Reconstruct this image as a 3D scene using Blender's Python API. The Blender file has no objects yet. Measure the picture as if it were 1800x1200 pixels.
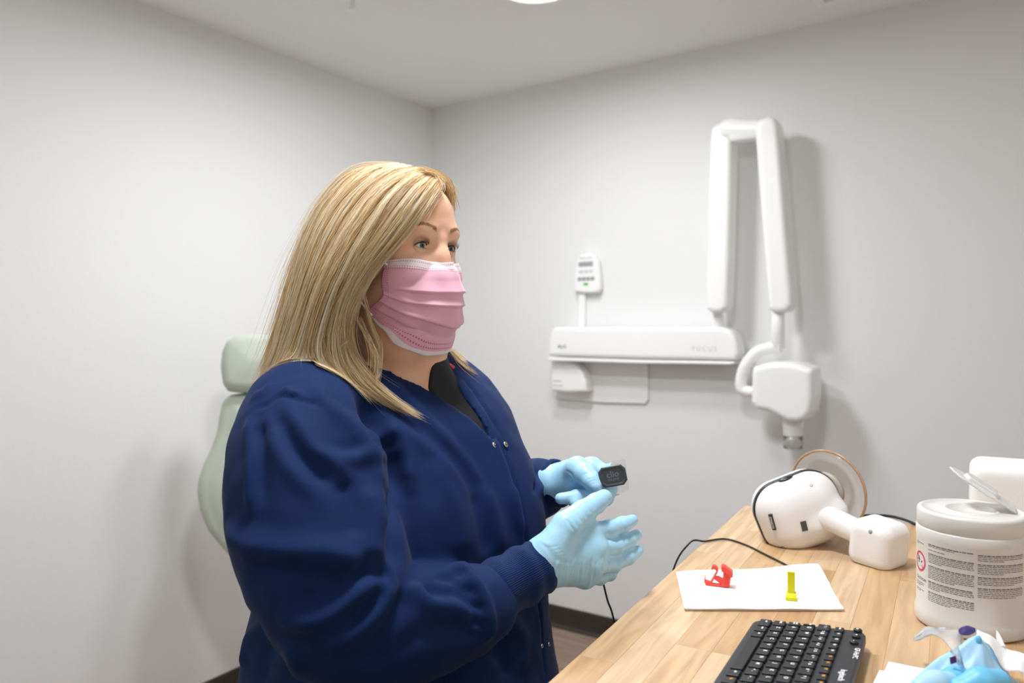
import bpy, bmesh, math, random
import numpy as np
from mathutils import Vector, Matrix, Quaternion
random.seed(7); np.random.seed(7)
scene = bpy.context.scene
COL = scene.collection

# ---------------------------------------------------------------- camera
FOC, PIT, ROL, CH = 1312.3, -0.02314, -0.009987, 1.37
_cp, _sp, _cr, _sr = math.cos(PIT), math.sin(PIT), math.cos(ROL), math.sin(ROL)
cF = np.array([0, _cp, _sp]); _U = np.array([0, -_sp, _cp]); _R = np.array([1., 0, 0])
cR = _cr*_R + _sr*_U; cU = -_sr*_R + _cr*_U
CAM = np.array([0, 0, CH])
cam_data = bpy.data.cameras.new('camera'); cam = bpy.data.objects.new('camera', cam_data); COL.objects.link(cam)
cam_data.sensor_width = 36; cam_data.lens = FOC*36/1800
cam_data.clip_start = 0.02
cam.matrix_world = Matrix(((cR[0], cU[0], -cF[0], 0), (cR[1], cU[1], -cF[1], 0), (cR[2], cU[2], -cF[2], CH), (0, 0, 0, 1)))
cam_data.dof.use_dof = True; cam_data.dof.focus_distance = 0.98; cam_data.dof.aperture_fstop = 4.5
scene.camera = cam

# ---------------------------------------------------------------- light and exposure
world = bpy.data.worlds.new('world'); scene.world = world; world.use_nodes = True
world.node_tree.nodes['Background'].inputs[0].default_value = (.8, .85, .9, 1)
world.node_tree.nodes['Background'].inputs[1].default_value = .3
scene.view_settings.view_transform = 'Standard'; scene.view_settings.look = 'None'
scene.view_settings.gamma = 1; scene.view_settings.use_curve_mapping = False
scene.view_settings.exposure = 0.24
LAMP_POS = (0.087, 2.352); CEIL = 2.443
def area_light(name, x, y, z, size, power, color):
    ld = bpy.data.lights.new(name, 'AREA'); ld.shape = 'DISK'; ld.size = size; ld.energy = power; ld.color = color
    lo = bpy.data.objects.new(name, ld); COL.objects.link(lo); lo.location = (x, y, z); return lo
LAMP2, FILL_RIGHT, LAMP4, FILL_LEFT = (-.25, 2.05), (1.1, .05), (-.06, .92), (-1.0, .25)  # second and fourth are unseen fill lamps, added to lift face, hair and gown
LC = (.965, 1.0, 1.055)
scene.cycles.max_bounces = 16; scene.cycles.diffuse_bounces = 9
for (lx, ly), pw in ((LAMP_POS, 7), (LAMP2, 11), (FILL_RIGHT, 2.6), (LAMP4, 16), (FILL_LEFT, 2.2)):
    area_light('lamp_light', lx, ly, CEIL-.040, .25, pw, LC)

# ---------------------------------------------------------------- helpers
def px(x, y, Y):                 # the point seen at photo pixel (x, y) at depth Y
    d = cF + cR*(x-900)/FOC - cU*(y-600)/FOC
    return CAM + d*Y/d[1]
def pz(x, y, z):                 # ... on the horizontal plane z
    d = cF + cR*(x-900)/FOC - cU*(y-600)/FOC
    return CAM + d*(z-CH)/d[2]
def lin(c):
    if isinstance(c, str): c = [int(c[i:i+2], 16)/255 for i in (0, 2, 4)]
    return tuple((v/12.92 if v <= .04045 else ((v+.055)/1.055)**2.4) for v in c[:3]) + (1,)

def mat(name, col, rough=.5, metal=0, spec=.5, bump=None, var=None, trans=0, ior=1.45, sheen=0, coat=0, sss=0, emit=None, alpha=1):
    m = bpy.data.materials.new(name); m.use_nodes = True
    nt = m.node_tree; b = nt.nodes['Principled BSDF']
    b.inputs['Base Color'].default_value = lin(col); b.inputs['Roughness'].default_value = rough
    b.inputs['Metallic'].default_value = metal; b.inputs['Specular IOR Level'].default_value = spec
    b.inputs['Transmission Weight'].default_value = trans; b.inputs['IOR'].default_value = ior
    b.inputs['Sheen Weight'].default_value = sheen; b.inputs['Coat Weight'].default_value = coat
    b.inputs['Alpha'].default_value = alpha
    if sss:
        b.inputs['Subsurface Weight'].default_value = sss; b.inputs['Subsurface Radius'].default_value = (.012, .005, .003)
        b.inputs['Subsurface Scale'].default_value = .6
    if emit:
        b.inputs['Emission Color'].default_value = lin(emit[0]); b.inputs['Emission Strength'].default_value = emit[1]
    tc = None
    if bump or var: tc = nt.nodes.new('ShaderNodeTexCoord')
    if bump:
        sc, strength, dist = bump[:3]
        n = nt.nodes.new('ShaderNodeTexNoise'); n.inputs['Scale'].default_value = sc; n.inputs['Detail'].default_value = bump[3] if len(bump) > 3 else 3
        bp = nt.nodes.new('ShaderNodeBump'); bp.inputs['Strength'].default_value = strength; bp.inputs['Distance'].default_value = dist
        nt.links.new(tc.outputs['Object'], n.inputs['Vector']); nt.links.new(n.outputs['Fac'], bp.inputs['Height']); nt.links.new(bp.outputs['Normal'], b.inputs['Normal'])
    if var:
        sc, c2 = var
        n = nt.nodes.new('ShaderNodeTexNoise'); n.inputs['Scale'].default_value = sc; n.inputs['Detail'].default_value = 4
        mx = nt.nodes.new('ShaderNodeMix'); mx.data_type = 'RGBA'
        mx.inputs[6].default_value = lin(col); mx.inputs[7].default_value = lin(c2)
        rp = nt.nodes.new('ShaderNodeMapRange'); rp.inputs[1].default_value = .35; rp.inputs[2].default_value = .65
        nt.links.new(tc.outputs['Object'], n.inputs['Vector']); nt.links.new(n.outputs['Fac'], rp.inputs[0]); nt.links.new(rp.outputs[0], mx.inputs[0]); nt.links.new(mx.outputs[2], b.inputs['Base Color'])
    return m

def obj(name, me, m=None, parent=None, smooth=False, kind=None):
    """link one mesh as one object"""
    if isinstance(me, bmesh.types.BMesh):
        d = bpy.data.meshes.new(name); me.to_mesh(d); me.free(); me = d
    o = bpy.data.objects.new(name, me); COL.objects.link(o)
    if m is not None:
        me.materials.clear()
        for q in (m if isinstance(m, (list, tuple)) else [m]): me.materials.append(q)
    if smooth: me.shade_smooth()
    if parent is not None:
        o.parent = parent; o.matrix_parent_inverse = parent.matrix_world.inverted()
    if kind: o['kind'] = kind
    return o
def tag(o, label, cat, group=None):
    o['label'] = label; o['category'] = cat
    if group: o['group'] = group
    return o
def thing(name, label, cat, loc=(0, 0, 0), group=None):
    o = bpy.data.objects.new(name, None); COL.objects.link(o); o.location = Vector(loc); o.empty_display_size = .05
    o.matrix_world = Matrix.Translation(Vector(loc))
    return tag(o, label, cat, group)
def pydata(name, v, f):
    me = bpy.data.meshes.new(name); me.from_pydata([tuple(map(float, p)) for p in v], [], [tuple(map(int, q)) for q in f]); me.update(); return me

def frame(origin, ex, ey, ez=None):
    ex = Vector(ex).normalized(); ey = Vector(ey); ey = (ey - ex*ey.dot(ex)).normalized(); ez = ex.cross(ey)
    M = Matrix((ex, ey, ez)).transposed().to_4x4(); M.translation = Vector(origin); return M

def bm_box(bm, size, M=Matrix(), bevel=0, seg=2):
    r = bmesh.ops.create_cube(bm, size=1, matrix=M @ Matrix.Diagonal((size[0], size[1], size[2], 1)))
    if bevel:
        es = list({e for v in r['verts'] for e in v.link_edges})
        bmesh.ops.bevel(bm, geom=es, offset=bevel, segments=seg, profile=.5, affect='EDGES')
def box(size, M=Matrix(), bevel=0, seg=2):
    bm = bmesh.new(); bm_box(bm, size, M, bevel, seg); return bm
def lathe(profile, seg=48, M=Matrix(), cap=True):
    """profile: list of (r, z) from bottom to top"""
    bm = bmesh.new(); rings = []
    for r, z in profile:
        rings.append([bm.verts.new(M @ Vector((r*math.cos(2*math.pi*i/seg), r*math.sin(2*math.pi*i/seg), z))) for i in range(seg)])
    for a, b in zip(rings[:-1], rings[1:]):
        for i in range(seg): bm.faces.new((a[i], a[(i+1) % seg], b[(i+1) % seg], b[i]))
    if cap:
        bm.faces.new(rings[0][::-1]); bm.faces.new(rings[-1])
    return bm
def catmull(pts, n=8):
    P = [np.array(p, float) for p in pts]; P = [2*P[0]-P[1]] + P + [2*P[-1]-P[-2]]; out = []
    for i in range(1, len(P)-2):
        for k in range(n):
            t = k/n; a, b, c, d = P[i-1], P[i], P[i+1], P[i+2]
            out.append(.5*((2*b) + (c-a)*t + (2*a-5*b+4*c-d)*t*t + (3*b-a-3*c+d)*t**3))
    out.append(P[-2]); return np.array(out)
def tube(pts, r, seg=8, closed=False):
    pts = [Vector(p) for p in pts]; bm = bmesh.new(); rings = []; n = len(pts)
    rs = r if hasattr(r, '__len__') else [r]*n
    up = None
    for i, p in enumerate(pts):
        t = (pts[(i+1) % n]-pts[i-1]) if closed else (pts[min(i+1, n-1)]-pts[max(i-1, 0)])
        t.normalize()
        if up is None: up = t.orthogonal().normalized()
        else: up = (up - t*up.dot(t)).normalized()
        s = t.cross(up)
        rings.append([bm.verts.new(p + (up*math.cos(2*math.pi*k/seg)+s*math.sin(2*math.pi*k/seg))*rs[i]) for k in range(seg)])
    pairs = list(zip(rings[:-1], rings[1:])) + ([(rings[-1], rings[0])] if closed else [])
    for a, b in pairs:
        for k in range(seg): bm.faces.new((a[k], a[(k+1) % seg], b[(k+1) % seg], b[k]))
    if not closed: bm.faces.new(rings[0][::-1]); bm.faces.new(rings[-1])
    return bm
def text_mesh(s, size, M, depth=.0002, spacing=1.0, bold=0.0):
    cu = bpy.data.curves.new('lettering', 'FONT'); cu.body = s; cu.size = size; cu.extrude = depth; cu.align_x = 'CENTER'; cu.align_y = 'CENTER'
    cu.space_character = spacing; cu.offset = bold; cu.resolution_u = 3
    o = bpy.data.objects.new('lettering', cu); COL.objects.link(o)
    dg = bpy.context.evaluated_depsgraph_get(); me = bpy.data.meshes.new_from_object(o.evaluated_get(dg))
    bpy.data.objects.remove(o); bpy.data.curves.remove(cu)
    me.transform(M); return me
def join_meshes(lst):
    bm = bmesh.new()
    for m in lst: bm.from_mesh(m)
    return bm

# ---- implicit solids, meshed by surface nets (each call gives one closed continuous surface)
class Field:
    def __init__(s, xs, ys, zs):
        s.x, s.y, s.z = [np.asarray(a, np.float32) for a in (xs, ys, zs)]
        s.d = np.full((len(s.x), len(s.y), len(s.z)), 1.0, np.float32)
    @staticmethod
    def box(lo, hi, h):
        return Field(*[np.arange(lo[i], hi[i]+h, h) for i in range(3)])
    def sub(s, lo, hi):
        sl = []
        for a, l, h in zip((s.x, s.y, s.z), lo, hi):
            i, j = np.searchsorted(a, l), np.searchsorted(a, h); sl.append(slice(max(i-1, 0), min(j+1, len(a))))
        sl = tuple(sl); return sl, np.meshgrid(s.x[sl[0]], s.y[sl[1]], s.z[sl[2]], indexing='ij', sparse=True)
    def put(s, fn, lo, hi, k=0.0, op='add', margin=.03):
        lo = np.array(lo)-margin-k; hi = np.array(hi)+margin+k
        sl, (X, Y, Z) = s.sub(lo, hi)
        v = fn(X, Y, Z).astype(np.float32); a = s.d[sl]
        if op == 'sub': a = -a
        if k > 0:
            h = np.clip(k-np.abs(a-v), 0, None)/k
            r = np.minimum(a, v)-h*h*k*.25
        else: r = np.minimum(a, v)
        s.d[sl] = -r if op == 'sub' else r
    def cap(s, a, b, ra, rb=None, k=0.0, op='add', sq=None):
        rb = ra if rb is None else rb; a = np.array(a, float); b = np.array(b, float); ab = b-a; L2 = max(ab@ab, 1e-9); R = max(ra, rb)
        def fn(X, Y, Z):
            t = np.clip(((X-a[0])*ab[0]+(Y-a[1])*ab[1]+(Z-a[2])*ab[2])/L2, 0, 1)
            return np.sqrt((X-a[0]-t*ab[0])**2+(Y-a[1]-t*ab[1])**2+(Z-a[2]-t*ab[2])**2)-(ra+t*(rb-ra))
        s.put(fn, np.minimum(a, b)-R, np.maximum(a, b)+R, k, op)
    def chain(s, pts, rs, k=.006, op='add'):
        for i in range(len(pts)-1): s.cap(pts[i], pts[i+1], rs[i], rs[i+1], k, op)
    def ell(s, c, r, ax=None, k=0.0, op='add'):
        """ellipsoid, ax = 3x3 rows of unit axes"""
        c = np.array(c, float); r = np.array(r, float); ax = np.eye(3) if ax is None else np.array(ax, float); R = r.max()
        def fn(X, Y, Z):
            q = [((X-c[0])*A[0]+(Y-c[1])*A[1]+(Z-c[2])*A[2]) for A in ax]
            k0 = np.sqrt(sum((q[i]/r[i])**2 for i in range(3))); k1 = np.sqrt(sum((q[i]/r[i]**2)**2 for i in range(3)))+1e-9
            return k0*(k0-1)/k1
        s.put(fn, c-R, c+R, k, op)
    def rbox(s, c, half, rr, ax=None, k=0.0, op='add'):
        c = np.array(c, float); half = np.array(half, float); ax = np.eye(3) if ax is None else np.array(ax, float); R = np.linalg.norm(half)
        def fn(X, Y, Z):
            q = [np.abs((X-c[0])*A[0]+(Y-c[1])*A[1]+(Z-c[2])*A[2])-(h-rr) for A, h in zip(ax, half)]
            return np.sqrt(sum(np.maximum(w, 0)**2 for w in q))+np.minimum(np.maximum(np.maximum(q[0], q[1]), q[2]), 0)-rr
        s.put(fn, c-R, c+R, k, op)
    def slab(s, M, poly, half, rr, k=0.0, op='add', bulge=0.0):
        """polygon (in the xy plane of matrix M, metres) thickened by half, edges rounded by rr"""
        P = np.array(poly, float); c0 = P.mean(0); M = np.array(M); ex, ey, ez, o = M[:3, 0], M[:3, 1], M[:3, 2], M[:3, 3]
        R = np.linalg.norm(P-c0, axis=1).max()+half; cen = o+ex*c0[0]+ey*c0[1]
        def fn(X, Y, Z):
            u = (X-o[0])*ex[0]+(Y-o[1])*ex[1]+(Z-o[2])*ex[2]; v = (X-o[0])*ey[0]+(Y-o[1])*ey[1]+(Z-o[2])*ey[2]; w = (X-o[0])*ez[0]+(Y-o[1])*ez[1]+(Z-o[2])*ez[2]
            d2 = poly_sdf(u, v, P)+rr
            hw = half-rr
            if bulge: hw = hw + bulge*(1-np.exp(np.minimum(d2, 0)/.06))
            dw = np.abs(w)-hw
            return np.sqrt(np.maximum(d2, 0)**2+np.maximum(dw, 0)**2)+np.minimum(np.maximum(d2, dw), 0)-rr
        s.put(fn, cen-R, cen+R, k, op)
    def mesh(s, name, smooth=0):
        V, Q = surface_nets(s.d, s.x, s.y, s.z)
        if smooth: V = lap(V, Q, smooth)
        return V, Q
    def at(s, P):
        P = np.asarray(P, float); out = []; idx = []; fr = []
        for a, c in zip((s.x, s.y, s.z), P.T):
            i = np.clip(np.searchsorted(a, c)-1, 0, len(a)-2); idx.append(i); fr.append(np.clip((c-a[i])/(a[i+1]-a[i]), 0, 1))
        r = 0
        for i in (0, 1):
            for j in (0, 1):
                for k in (0, 1):
                    w = (fr[0] if i else 1-fr[0])*(fr[1] if j else 1-fr[1])*(fr[2] if k else 1-fr[2])
                    r = r+w*s.d[idx[0]+i, idx[1]+j, idx[2]+k]
        return r
    def grad(s, P, e=.003):
        P = np.asarray(P, float)
        g = np.stack([s.at(P+np.eye(3)[i]*e)-s.at(P-np.eye(3)[i]*e) for i in range(3)], 1)
        return g/(np.linalg.norm(g, axis=1, keepdims=True)+1e-9)
def poly_sdf(u, v, P):
    u, v = np.broadcast_arrays(u, v); d = np.full(u.shape, 1e9); sgn = np.ones(u.shape); n = len(P)
    for i in range(n):
        a, b = P[i], P[i-1]; e = b-a; wx, wy = u-a[0], v-a[1]
        t = np.clip((wx*e[0]+wy*e[1])/(e@e+1e-12), 0, 1)
        d = np.minimum(d, (wx-e[0]*t)**2+(wy-e[1]*t)**2)
        c1 = v >= a[1]; c2 = v < b[1]; c3 = e[0]*wy > e[1]*wx
        sgn = np.where((c1 & c2 & c3) | (~c1 & ~c2 & ~c3), -sgn, sgn)
    return sgn*np.sqrt(d)
def surface_nets(d, xs, ys, zs):
    s = d < 0; nx, ny, nz = d.shape
    cnt = np.zeros((nx-1, ny-1, nz-1), np.int8)
    for i in (0, 1):
        for j in (0, 1):
            for k in (0, 1): cnt += s[i:nx-1+i, j:ny-1+j, k:nz-1+k]
    act = (cnt > 0) & (cnt < 8); I, J, K = np.nonzero(act); n = len(I)
    idx = np.full(act.shape, -1, np.int64); idx[I, J, K] = np.arange(n)
    acc = np.zeros((n, 3)); c = np.zeros(n); g = (xs, ys, zs)
    cor = [(i, j, k) for i in (0, 1) for j in (0, 1) for k in (0, 1)]
    for a in cor:
        for ax in range(3):
            if a[ax] == 0:
                b = list(a); b[ax] = 1
                da = d[I+a[0], J+a[1], K+a[2]]; db = d[I+b[0], J+b[1], K+b[2]]
                m = (da < 0) != (db < 0); t = np.where(m, da/np.where(m, da-db, 1), 0)
                ids = [I+a[0], J+a[1], K+a[2]]
                P = np.stack([g[q][ids[q]] for q in range(3)], 1).astype(float)
                P[:, ax] += t*(g[ax][ids[ax]+1]-g[ax][ids[ax]])
                acc[m] += P[m]; c[m] += 1
    V = acc/c[:, None]; Q = []
    for ax in range(3):
        o1, o2 = [(1, 2), (2, 0), (0, 1)][ax]
        lo = [slice(None)]*3; hi = [slice(None)]*3; lo[ax] = slice(0, -1); hi[ax] = slice(1, None)
        for o in (o1, o2): lo[o] = slice(1, -1); hi[o] = slice(1, -1)
        A = s[tuple(lo)]; B = s[tuple(hi)]
        for flip in (False, True):
            ii = np.nonzero((A & ~B) if not flip else (~A & B)); ii = list(ii)
            ii[o1] = ii[o1]+1; ii[o2] = ii[o2]+1
            def cell(da, db):
                q = [ii[0].copy(), ii[1].copy(), ii[2].copy()]; q[o1] = q[o1]-da; q[o2] = q[o2]-db; return idx[tuple(q)]
            qd = np.stack([cell(1, 1), cell(0, 1), cell(0, 0), cell(1, 0)], 1)
            if flip: qd = qd[:, ::-1]
            Q.append(qd)
    return V, np.concatenate(Q)
def lap(V, Q, it, w=.5):
    n = len(V)
    for _ in range(it):
        acc = np.zeros((n, 3)); c = np.zeros(n)
        for a, b in ((0, 1), (1, 2), (2, 3), (3, 0)):
            for p, q in ((a, b), (b, a)):
                for ax in range(3): acc[:, ax] += np.bincount(Q[:, p], V[Q[:, q], ax], n)
                c += np.bincount(Q[:, p], minlength=n)
        V = V*(1-w)+w*acc/np.maximum(c, 1)[:, None]
    return V
def quads(name, V, Q):
    me = bpy.data.meshes.new(name); me.vertices.add(len(V)); me.vertices.foreach_set('co', np.asarray(V, np.float32).ravel())
    me.loops.add(Q.size); me.loops.foreach_set('vertex_index', Q.astype(np.int32).ravel())
    me.polygons.add(len(Q)); me.polygons.foreach_set('loop_start', np.arange(0, Q.size, 4, dtype=np.int32)); me.polygons.foreach_set('loop_total', np.full(len(Q), 4, np.int32))
    me.update(calc_edges=True); me.validate(); me.shade_smooth(); return me
def normals(V, Q):
    n = np.cross(V[Q[:, 2]]-V[Q[:, 0]], V[Q[:, 3]]-V[Q[:, 1]]); N = np.zeros_like(V)
    for k in range(4):
        for ax in range(3): N[:, ax] += np.bincount(Q[:, k], n[:, ax], len(V))
    return N/(np.linalg.norm(N, axis=1, keepdims=True)+1e-12)
def grid_mesh(P, closed_u=False, flip=False):
    """P: (nu, nv, 3) array of points -> verts, quads"""
    nu, nv = P.shape[:2]; V = P.reshape(-1, 3); q = []
    for i in range(nu if closed_u else nu-1):
        for j in range(nv-1):
            a, b = i*nv+j, ((i+1) % nu)*nv+j; f = (a, b, b+1, a+1); q.append(f[::-1] if flip else f)
    return V, np.array(q)
def sdf_obj(name, field, m, parent=None, smooth=1):
    V, Q = field.mesh(name, smooth); return obj(name, quads(name, V, Q), m, parent, True)

def sdf_band(name, c, half, rr, ax, nrm, off, t, m, parent, grow=.0004, h=.0016):
    """thin seam line running round a rounded box"""
    R = np.linalg.norm(half)+.01; F = Field.box(np.array(c)-R, np.array(c)+R, h); F.rbox(c, np.array(half)+grow, rr+grow, ax)
    q = (F.x[:, None, None]-c[0])*nrm[0]+(F.y[None, :, None]-c[1])*nrm[1]+(F.z[None, None, :]-c[2])*nrm[2]-off
    G_ = Field(F.x, F.y, F.z); G_.rbox(c, np.array(half)-.003, max(rr-.003, .002), ax)
    F.d = np.maximum(np.maximum(F.d, np.abs(q)-t), -G_.d); return sdf_obj(name, F, m, parent, 1)
# ---------------------------------------------------------------- materials
M_wall = mat('wall_paint', 'e4e4e3', .75, spec=.3, bump=(38, .22, .004, 4))
M_ceil = mat('ceiling_paint', 'ececea', .85, spec=.2, bump=(60, .2, .003, 3))
M_base = mat('rubber_base', '3a332b', .5)
M_white = mat('white_enamel', 'f2f2f0', .28, spec=.5)
M_white2 = mat('white_plastic', 'efefed', .38)
M_grey = mat('grey_print', '9a9d9e', .5)
M_midgrey = mat('mid_grey_print', 'c9cbcb', .5)
M_dark = mat('dark_print', '2e2e30', .5)
M_green_led = mat('green_led', '3fae3a', .4)
M_clear = mat('clear_plastic', 'f4f4f2', .08, trans=.95, ior=1.45)
M_sage = mat('sage_vinyl', 'b9c2b3', .38, bump=(220, .08, .002), spec=.5)
M_sage_d = mat('sage_piping', 'aabaa4', .45)
M_chrome = mat('brushed_metal', 'b8babc', .3, metal=1)
M_black = mat('black_plastic', '17181a', .42)

# ---------------------------------------------------------------- the room
YAW = 0.589442
bdir = np.array([math.cos(YAW), -math.sin(YAW), 0]); ndir = np.array([-math.sin(YAW), -math.cos(YAW), 0]); up3 = np.array([0, 0, 1.])
C0 = np.array([-.38823, 3.73492, 0]); RW, RL = 3.7, 4.1
MW = frame(C0, bdir, up3)            # x along the back wall, y up, z into the room
MR = Matrix.Identity(4)
MR = Matrix(((bdir[0], -ndir[0], 0, C0[0]), (bdir[1], -ndir[1], 0, C0[1]), (0, 0, 1, 0), (0, 0, 0, 1)))   # x along back wall, -y into the room
def rbox(x0, x1, y0, y1, z0, z1, bevel=0):
    return box((x1-x0, y1-y0, z1-z0), MR @ Matrix.Translation(((x0+x1)/2, (y0+y1)/2, (z0+z1)/2)), bevel)
obj('wall_back', rbox(-.1, RW+.1, 0, .1, 0, CEIL), M_wall, kind='structure')
obj('wall_left', rbox(-.1, 0, -RL, 0, 0, CEIL), M_wall, kind='structure')
obj('wall_right', rbox(RW, RW+.1, -RL, 0, 0, CEIL), M_wall, kind='structure')
obj('wall_front', rbox(-.1, RW+.1, -RL-.1, -RL, 0, CEIL), M_wall, kind='structure')
obj('ceiling', rbox(-.1, RW+.1, -RL-.1, .1, CEIL, CEIL+.1), M_ceil, kind='structure')
floor = obj('floor', rbox(-.1, RW+.1, -RL-.1, .1, -.1, -.006), mat('subfloor', '6d5f54', .7), kind='structure')

def wood_mat(name, cols, grain, rough, gscale=(3, 40, 40), contrast=.25, bump=.05):
    m = bpy.data.materials.new(name); m.use_nodes = True; nt = m.node_tree; b = nt.nodes['Principled BSDF']; N = nt.nodes.new; L = nt.links.new
    oi = N('ShaderNodeObjectInfo'); rp = N('ShaderNodeValToRGB'); cr = rp.color_ramp
    for i, c in enumerate(cols):
        e = cr.elements[i] if i < 2 else cr.elements.new(1)
        e.position = i/(len(cols)-1); e.color = lin(c)
    L(oi.outputs['Random'], rp.inputs[0])
    tc = N('ShaderNodeTexCoord'); mp = N('ShaderNodeMapping'); mp.inputs['Scale'].default_value = gscale
    ad = N('ShaderNodeVectorMath'); ad.operation = 'MULTIPLY_ADD'; cb = N('ShaderNodeCombineXYZ')
    for i in range(3): L(oi.outputs['Random'], cb.inputs[i])
    ad.inputs[1].default_value = (37, 19, 53); L(cb.outputs[0], ad.inputs[0]); L(tc.outputs['Object'], ad.inputs[2])
    L(ad.outputs[0], mp.inputs['Vector'])
    n = N('ShaderNodeTexNoise'); n.inputs['Scale'].default_value = 1; n.inputs['Detail'].default_value = 6; n.inputs['Distortion'].default_value = 1.2
    L(mp.outputs[0], n.inputs['Vector'])
    mr = N('ShaderNodeMapRange'); mr.inputs[1].default_value = .38; mr.inputs[2].default_value = .72; mr.inputs[4].default_value = contrast; L(n.outputs['Fac'], mr.inputs[0])
    mx = N('ShaderNodeMix'); mx.data_type = 'RGBA'; mx.inputs[7].default_value = lin(grain); L(rp.outputs[0], mx.inputs[6]); L(mr.outputs[0], mx.inputs[0])
    n2 = N('ShaderNodeTexNoise'); n2.inputs['Scale'].default_value = 2.2; n2.inputs['Detail'].default_value = 3; L(mp.outputs[0], n2.inputs['Vector'])
    mx2 = N('ShaderNodeMix'); mx2.data_type = 'RGBA'; mx2.blend_type = 'MULTIPLY'; mx2.inputs[0].default_value = .35
    g2 = N('ShaderNodeMapRange'); g2.inputs[1].default_value = .3; g2.inputs[2].default_value = .7; g2.inputs[3].default_value = .78; g2.inputs[4].default_value = 1.05
    L(n2.outputs['Fac'], g2.inputs[0]); L(g2.outputs[0], mx2.inputs[7]); L(mx.outputs[2], mx2.inputs[6]); L(mx2.outputs[2], b.inputs['Base Color'])
    bp = N('ShaderNodeBump'); bp.inputs['Strength'].default_value = bump; bp.inputs['Distance'].default_value = .001; L(n.outputs['Fac'], bp.inputs['Height']); L(bp.outputs[0], b.inputs['Normal'])
    b.inputs['Roughness'].default_value = rough
    return m
M_plank = wood_mat('plank_wood', ['a48c7a', '8c7565', 'b49c88'], '6a5648', .45, (2.5, 26, 26), .5)
rf = random.Random(3)
PW, PL = .178, 1.22
pm = bpy.data.meshes.new('plank'); _b = box((PL-.002, PW-.002, .006), Matrix.Translation((0, 0, -.003)), .0008, 1); _b.to_mesh(pm); _b.free(); pm.materials.append(M_plank)
y = -PW/2
while y > -RL:
    x = -rf.random()*PL+.02
    while x < RW:
        o = bpy.data.objects.new('plank', pm); COL.objects.link(o); o.parent = floor
        o.matrix_world = MR @ Matrix.Translation((x+PL/2, y, 0))
        x += PL
    y -= PW
# rubber cove base
prof = [(0, 0), (.016, 0), (.0145, .006), (.007, .016), (.0055, .03), (.0055, .094), (.003, .0985), (0, .099)]
def cove(name, M, L):
    bm = bmesh.new(); A = [bm.verts.new(M @ Vector((0, q[0], q[1]))) for q in prof]; B = [bm.verts.new(M @ Vector((L, q[0], q[1]))) for q in prof]; n = len(prof)
    for i in range(n): bm.faces.new((A[i], A[(i+1) % n], B[(i+1) % n], B[i]))
    bm.faces.new(A[::-1]); bm.faces.new(B); bmesh.ops.recalc_face_normals(bm, faces=bm.faces)
    obj(name, bm, M_base, kind='structure')
cove('baseboard_back', MR @ Matrix.Rotation(math.pi, 4, 'Z') @ Matrix.Translation((-RW, 0, 0)), RW)
cove('baseboard_left', MR @ Matrix.Rotation(-math.pi/2, 4, 'Z'), RL)
cove('baseboard_right', MR @ Matrix.Translation((RW, -RL, 0)) @ Matrix.Rotation(math.pi/2, 4, 'Z'), RL)
cove('baseboard_front', MR @ Matrix.Translation((0, -RL, 0)), RW)

# ceiling fixtures
def ceiling_lamp(x, y, label):
    t = thing('ceiling_lamp', label, 'lamp', (x, y, CEIL), 'round ceiling lamps')
    T = Matrix.Translation((x, y, CEIL))
    obj('trim_ring', lathe([(.118, -.020), (.124, -.026), (.142, -.010), (.144, 0), (.118, 0), (.118, -.018)], 56, T, cap=False), M_white, t, True)
    ml = bpy.data.materials.get('lamp_lens') or mat('lamp_lens', 'ffffff', .5, emit=('fff8ec', 9))
    obj('lens', lathe([(.001, -.031), (.05, -.0295), (.095, -.025), (.117, -.018), (.117, -.004), (.001, -.004)], 56, T), ml, t, True, )
    return t
ceiling_lamp(LAMP_POS[0], LAMP_POS[1], 'round glowing ceiling lamp above and behind the woman')
ceiling_lamp(LAMP2[0], LAMP2[1], 'round glowing ceiling lamp over the dental chair, just above the frame')
ceiling_lamp(LAMP4[0], LAMP4[1], 'round glowing ceiling lamp right over the woman, outside the frame')
ceiling_lamp(FILL_LEFT[0], FILL_LEFT[1], 'added unseen fill lamp on the ceiling near the left wall, behind the photographer and out of the frame')
ceiling_lamp(FILL_RIGHT[0], FILL_RIGHT[1], 'added unseen fill lamp on the ceiling over the near end of the desk, out of the frame')
for o in list(COL.objects):
    if o.type == 'LIGHT': o.data.use_shadow = True
# vent and sprinkler
v0 = pz(1437, 9, CEIL)
vt = thing('ceiling_vent', 'white square ceiling vent at the top right edge', 'vent', v0)
VM = Matrix.Translation(Vector(v0)) @ MR.to_3x3().to_4x4() @ Matrix.Translation((.15, .15, 0))
VM = Matrix.Translation(Vector(v0)+(Vector(bdir)*.15 + Vector(ndir)*.15)) @ MR.to_3x3().to_4x4()
bm = bmesh.new()
for s in (-1, 1):
    bm_box(bm, (.30, .03, .012), VM @ Matrix.Translation((0, s*.135, -.006)), .003)
    bm_box(bm, (.03, .24, .012), VM @ Matrix.Translation((s*.135, 0, -.006)), .003)
obj('frame', bm, M_white2, vt)
for i in range(8):
    obj('slat', box((.24, .024, .002), VM @ Matrix.Translation((0, -.105+.03*i, -.007)) @ Matrix.Rotation(.5, 4, 'X')), M_white2, vt)
s0 = pz(620, 0, CEIL-.012)
st = thing('sprinkler_head', 'small white ceiling sprinkler at the top edge, left of the lamp', 'sprinkler', (s0[0], s0[1], CEIL))
T = Matrix.Translation((s0[0], s0[1]+.0, CEIL))
obj('escutcheon', lathe([(.012, -.012), (.030, -.006), (.034, 0), (.012, 0)], 32, T), M_white2, st, True)
bm = lathe([(.006, -.04), (.009, -.036), (.009, -.004), (.006, 0)], 20, T)
obj('nozzle', bm, M_white2, st, True)
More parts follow.
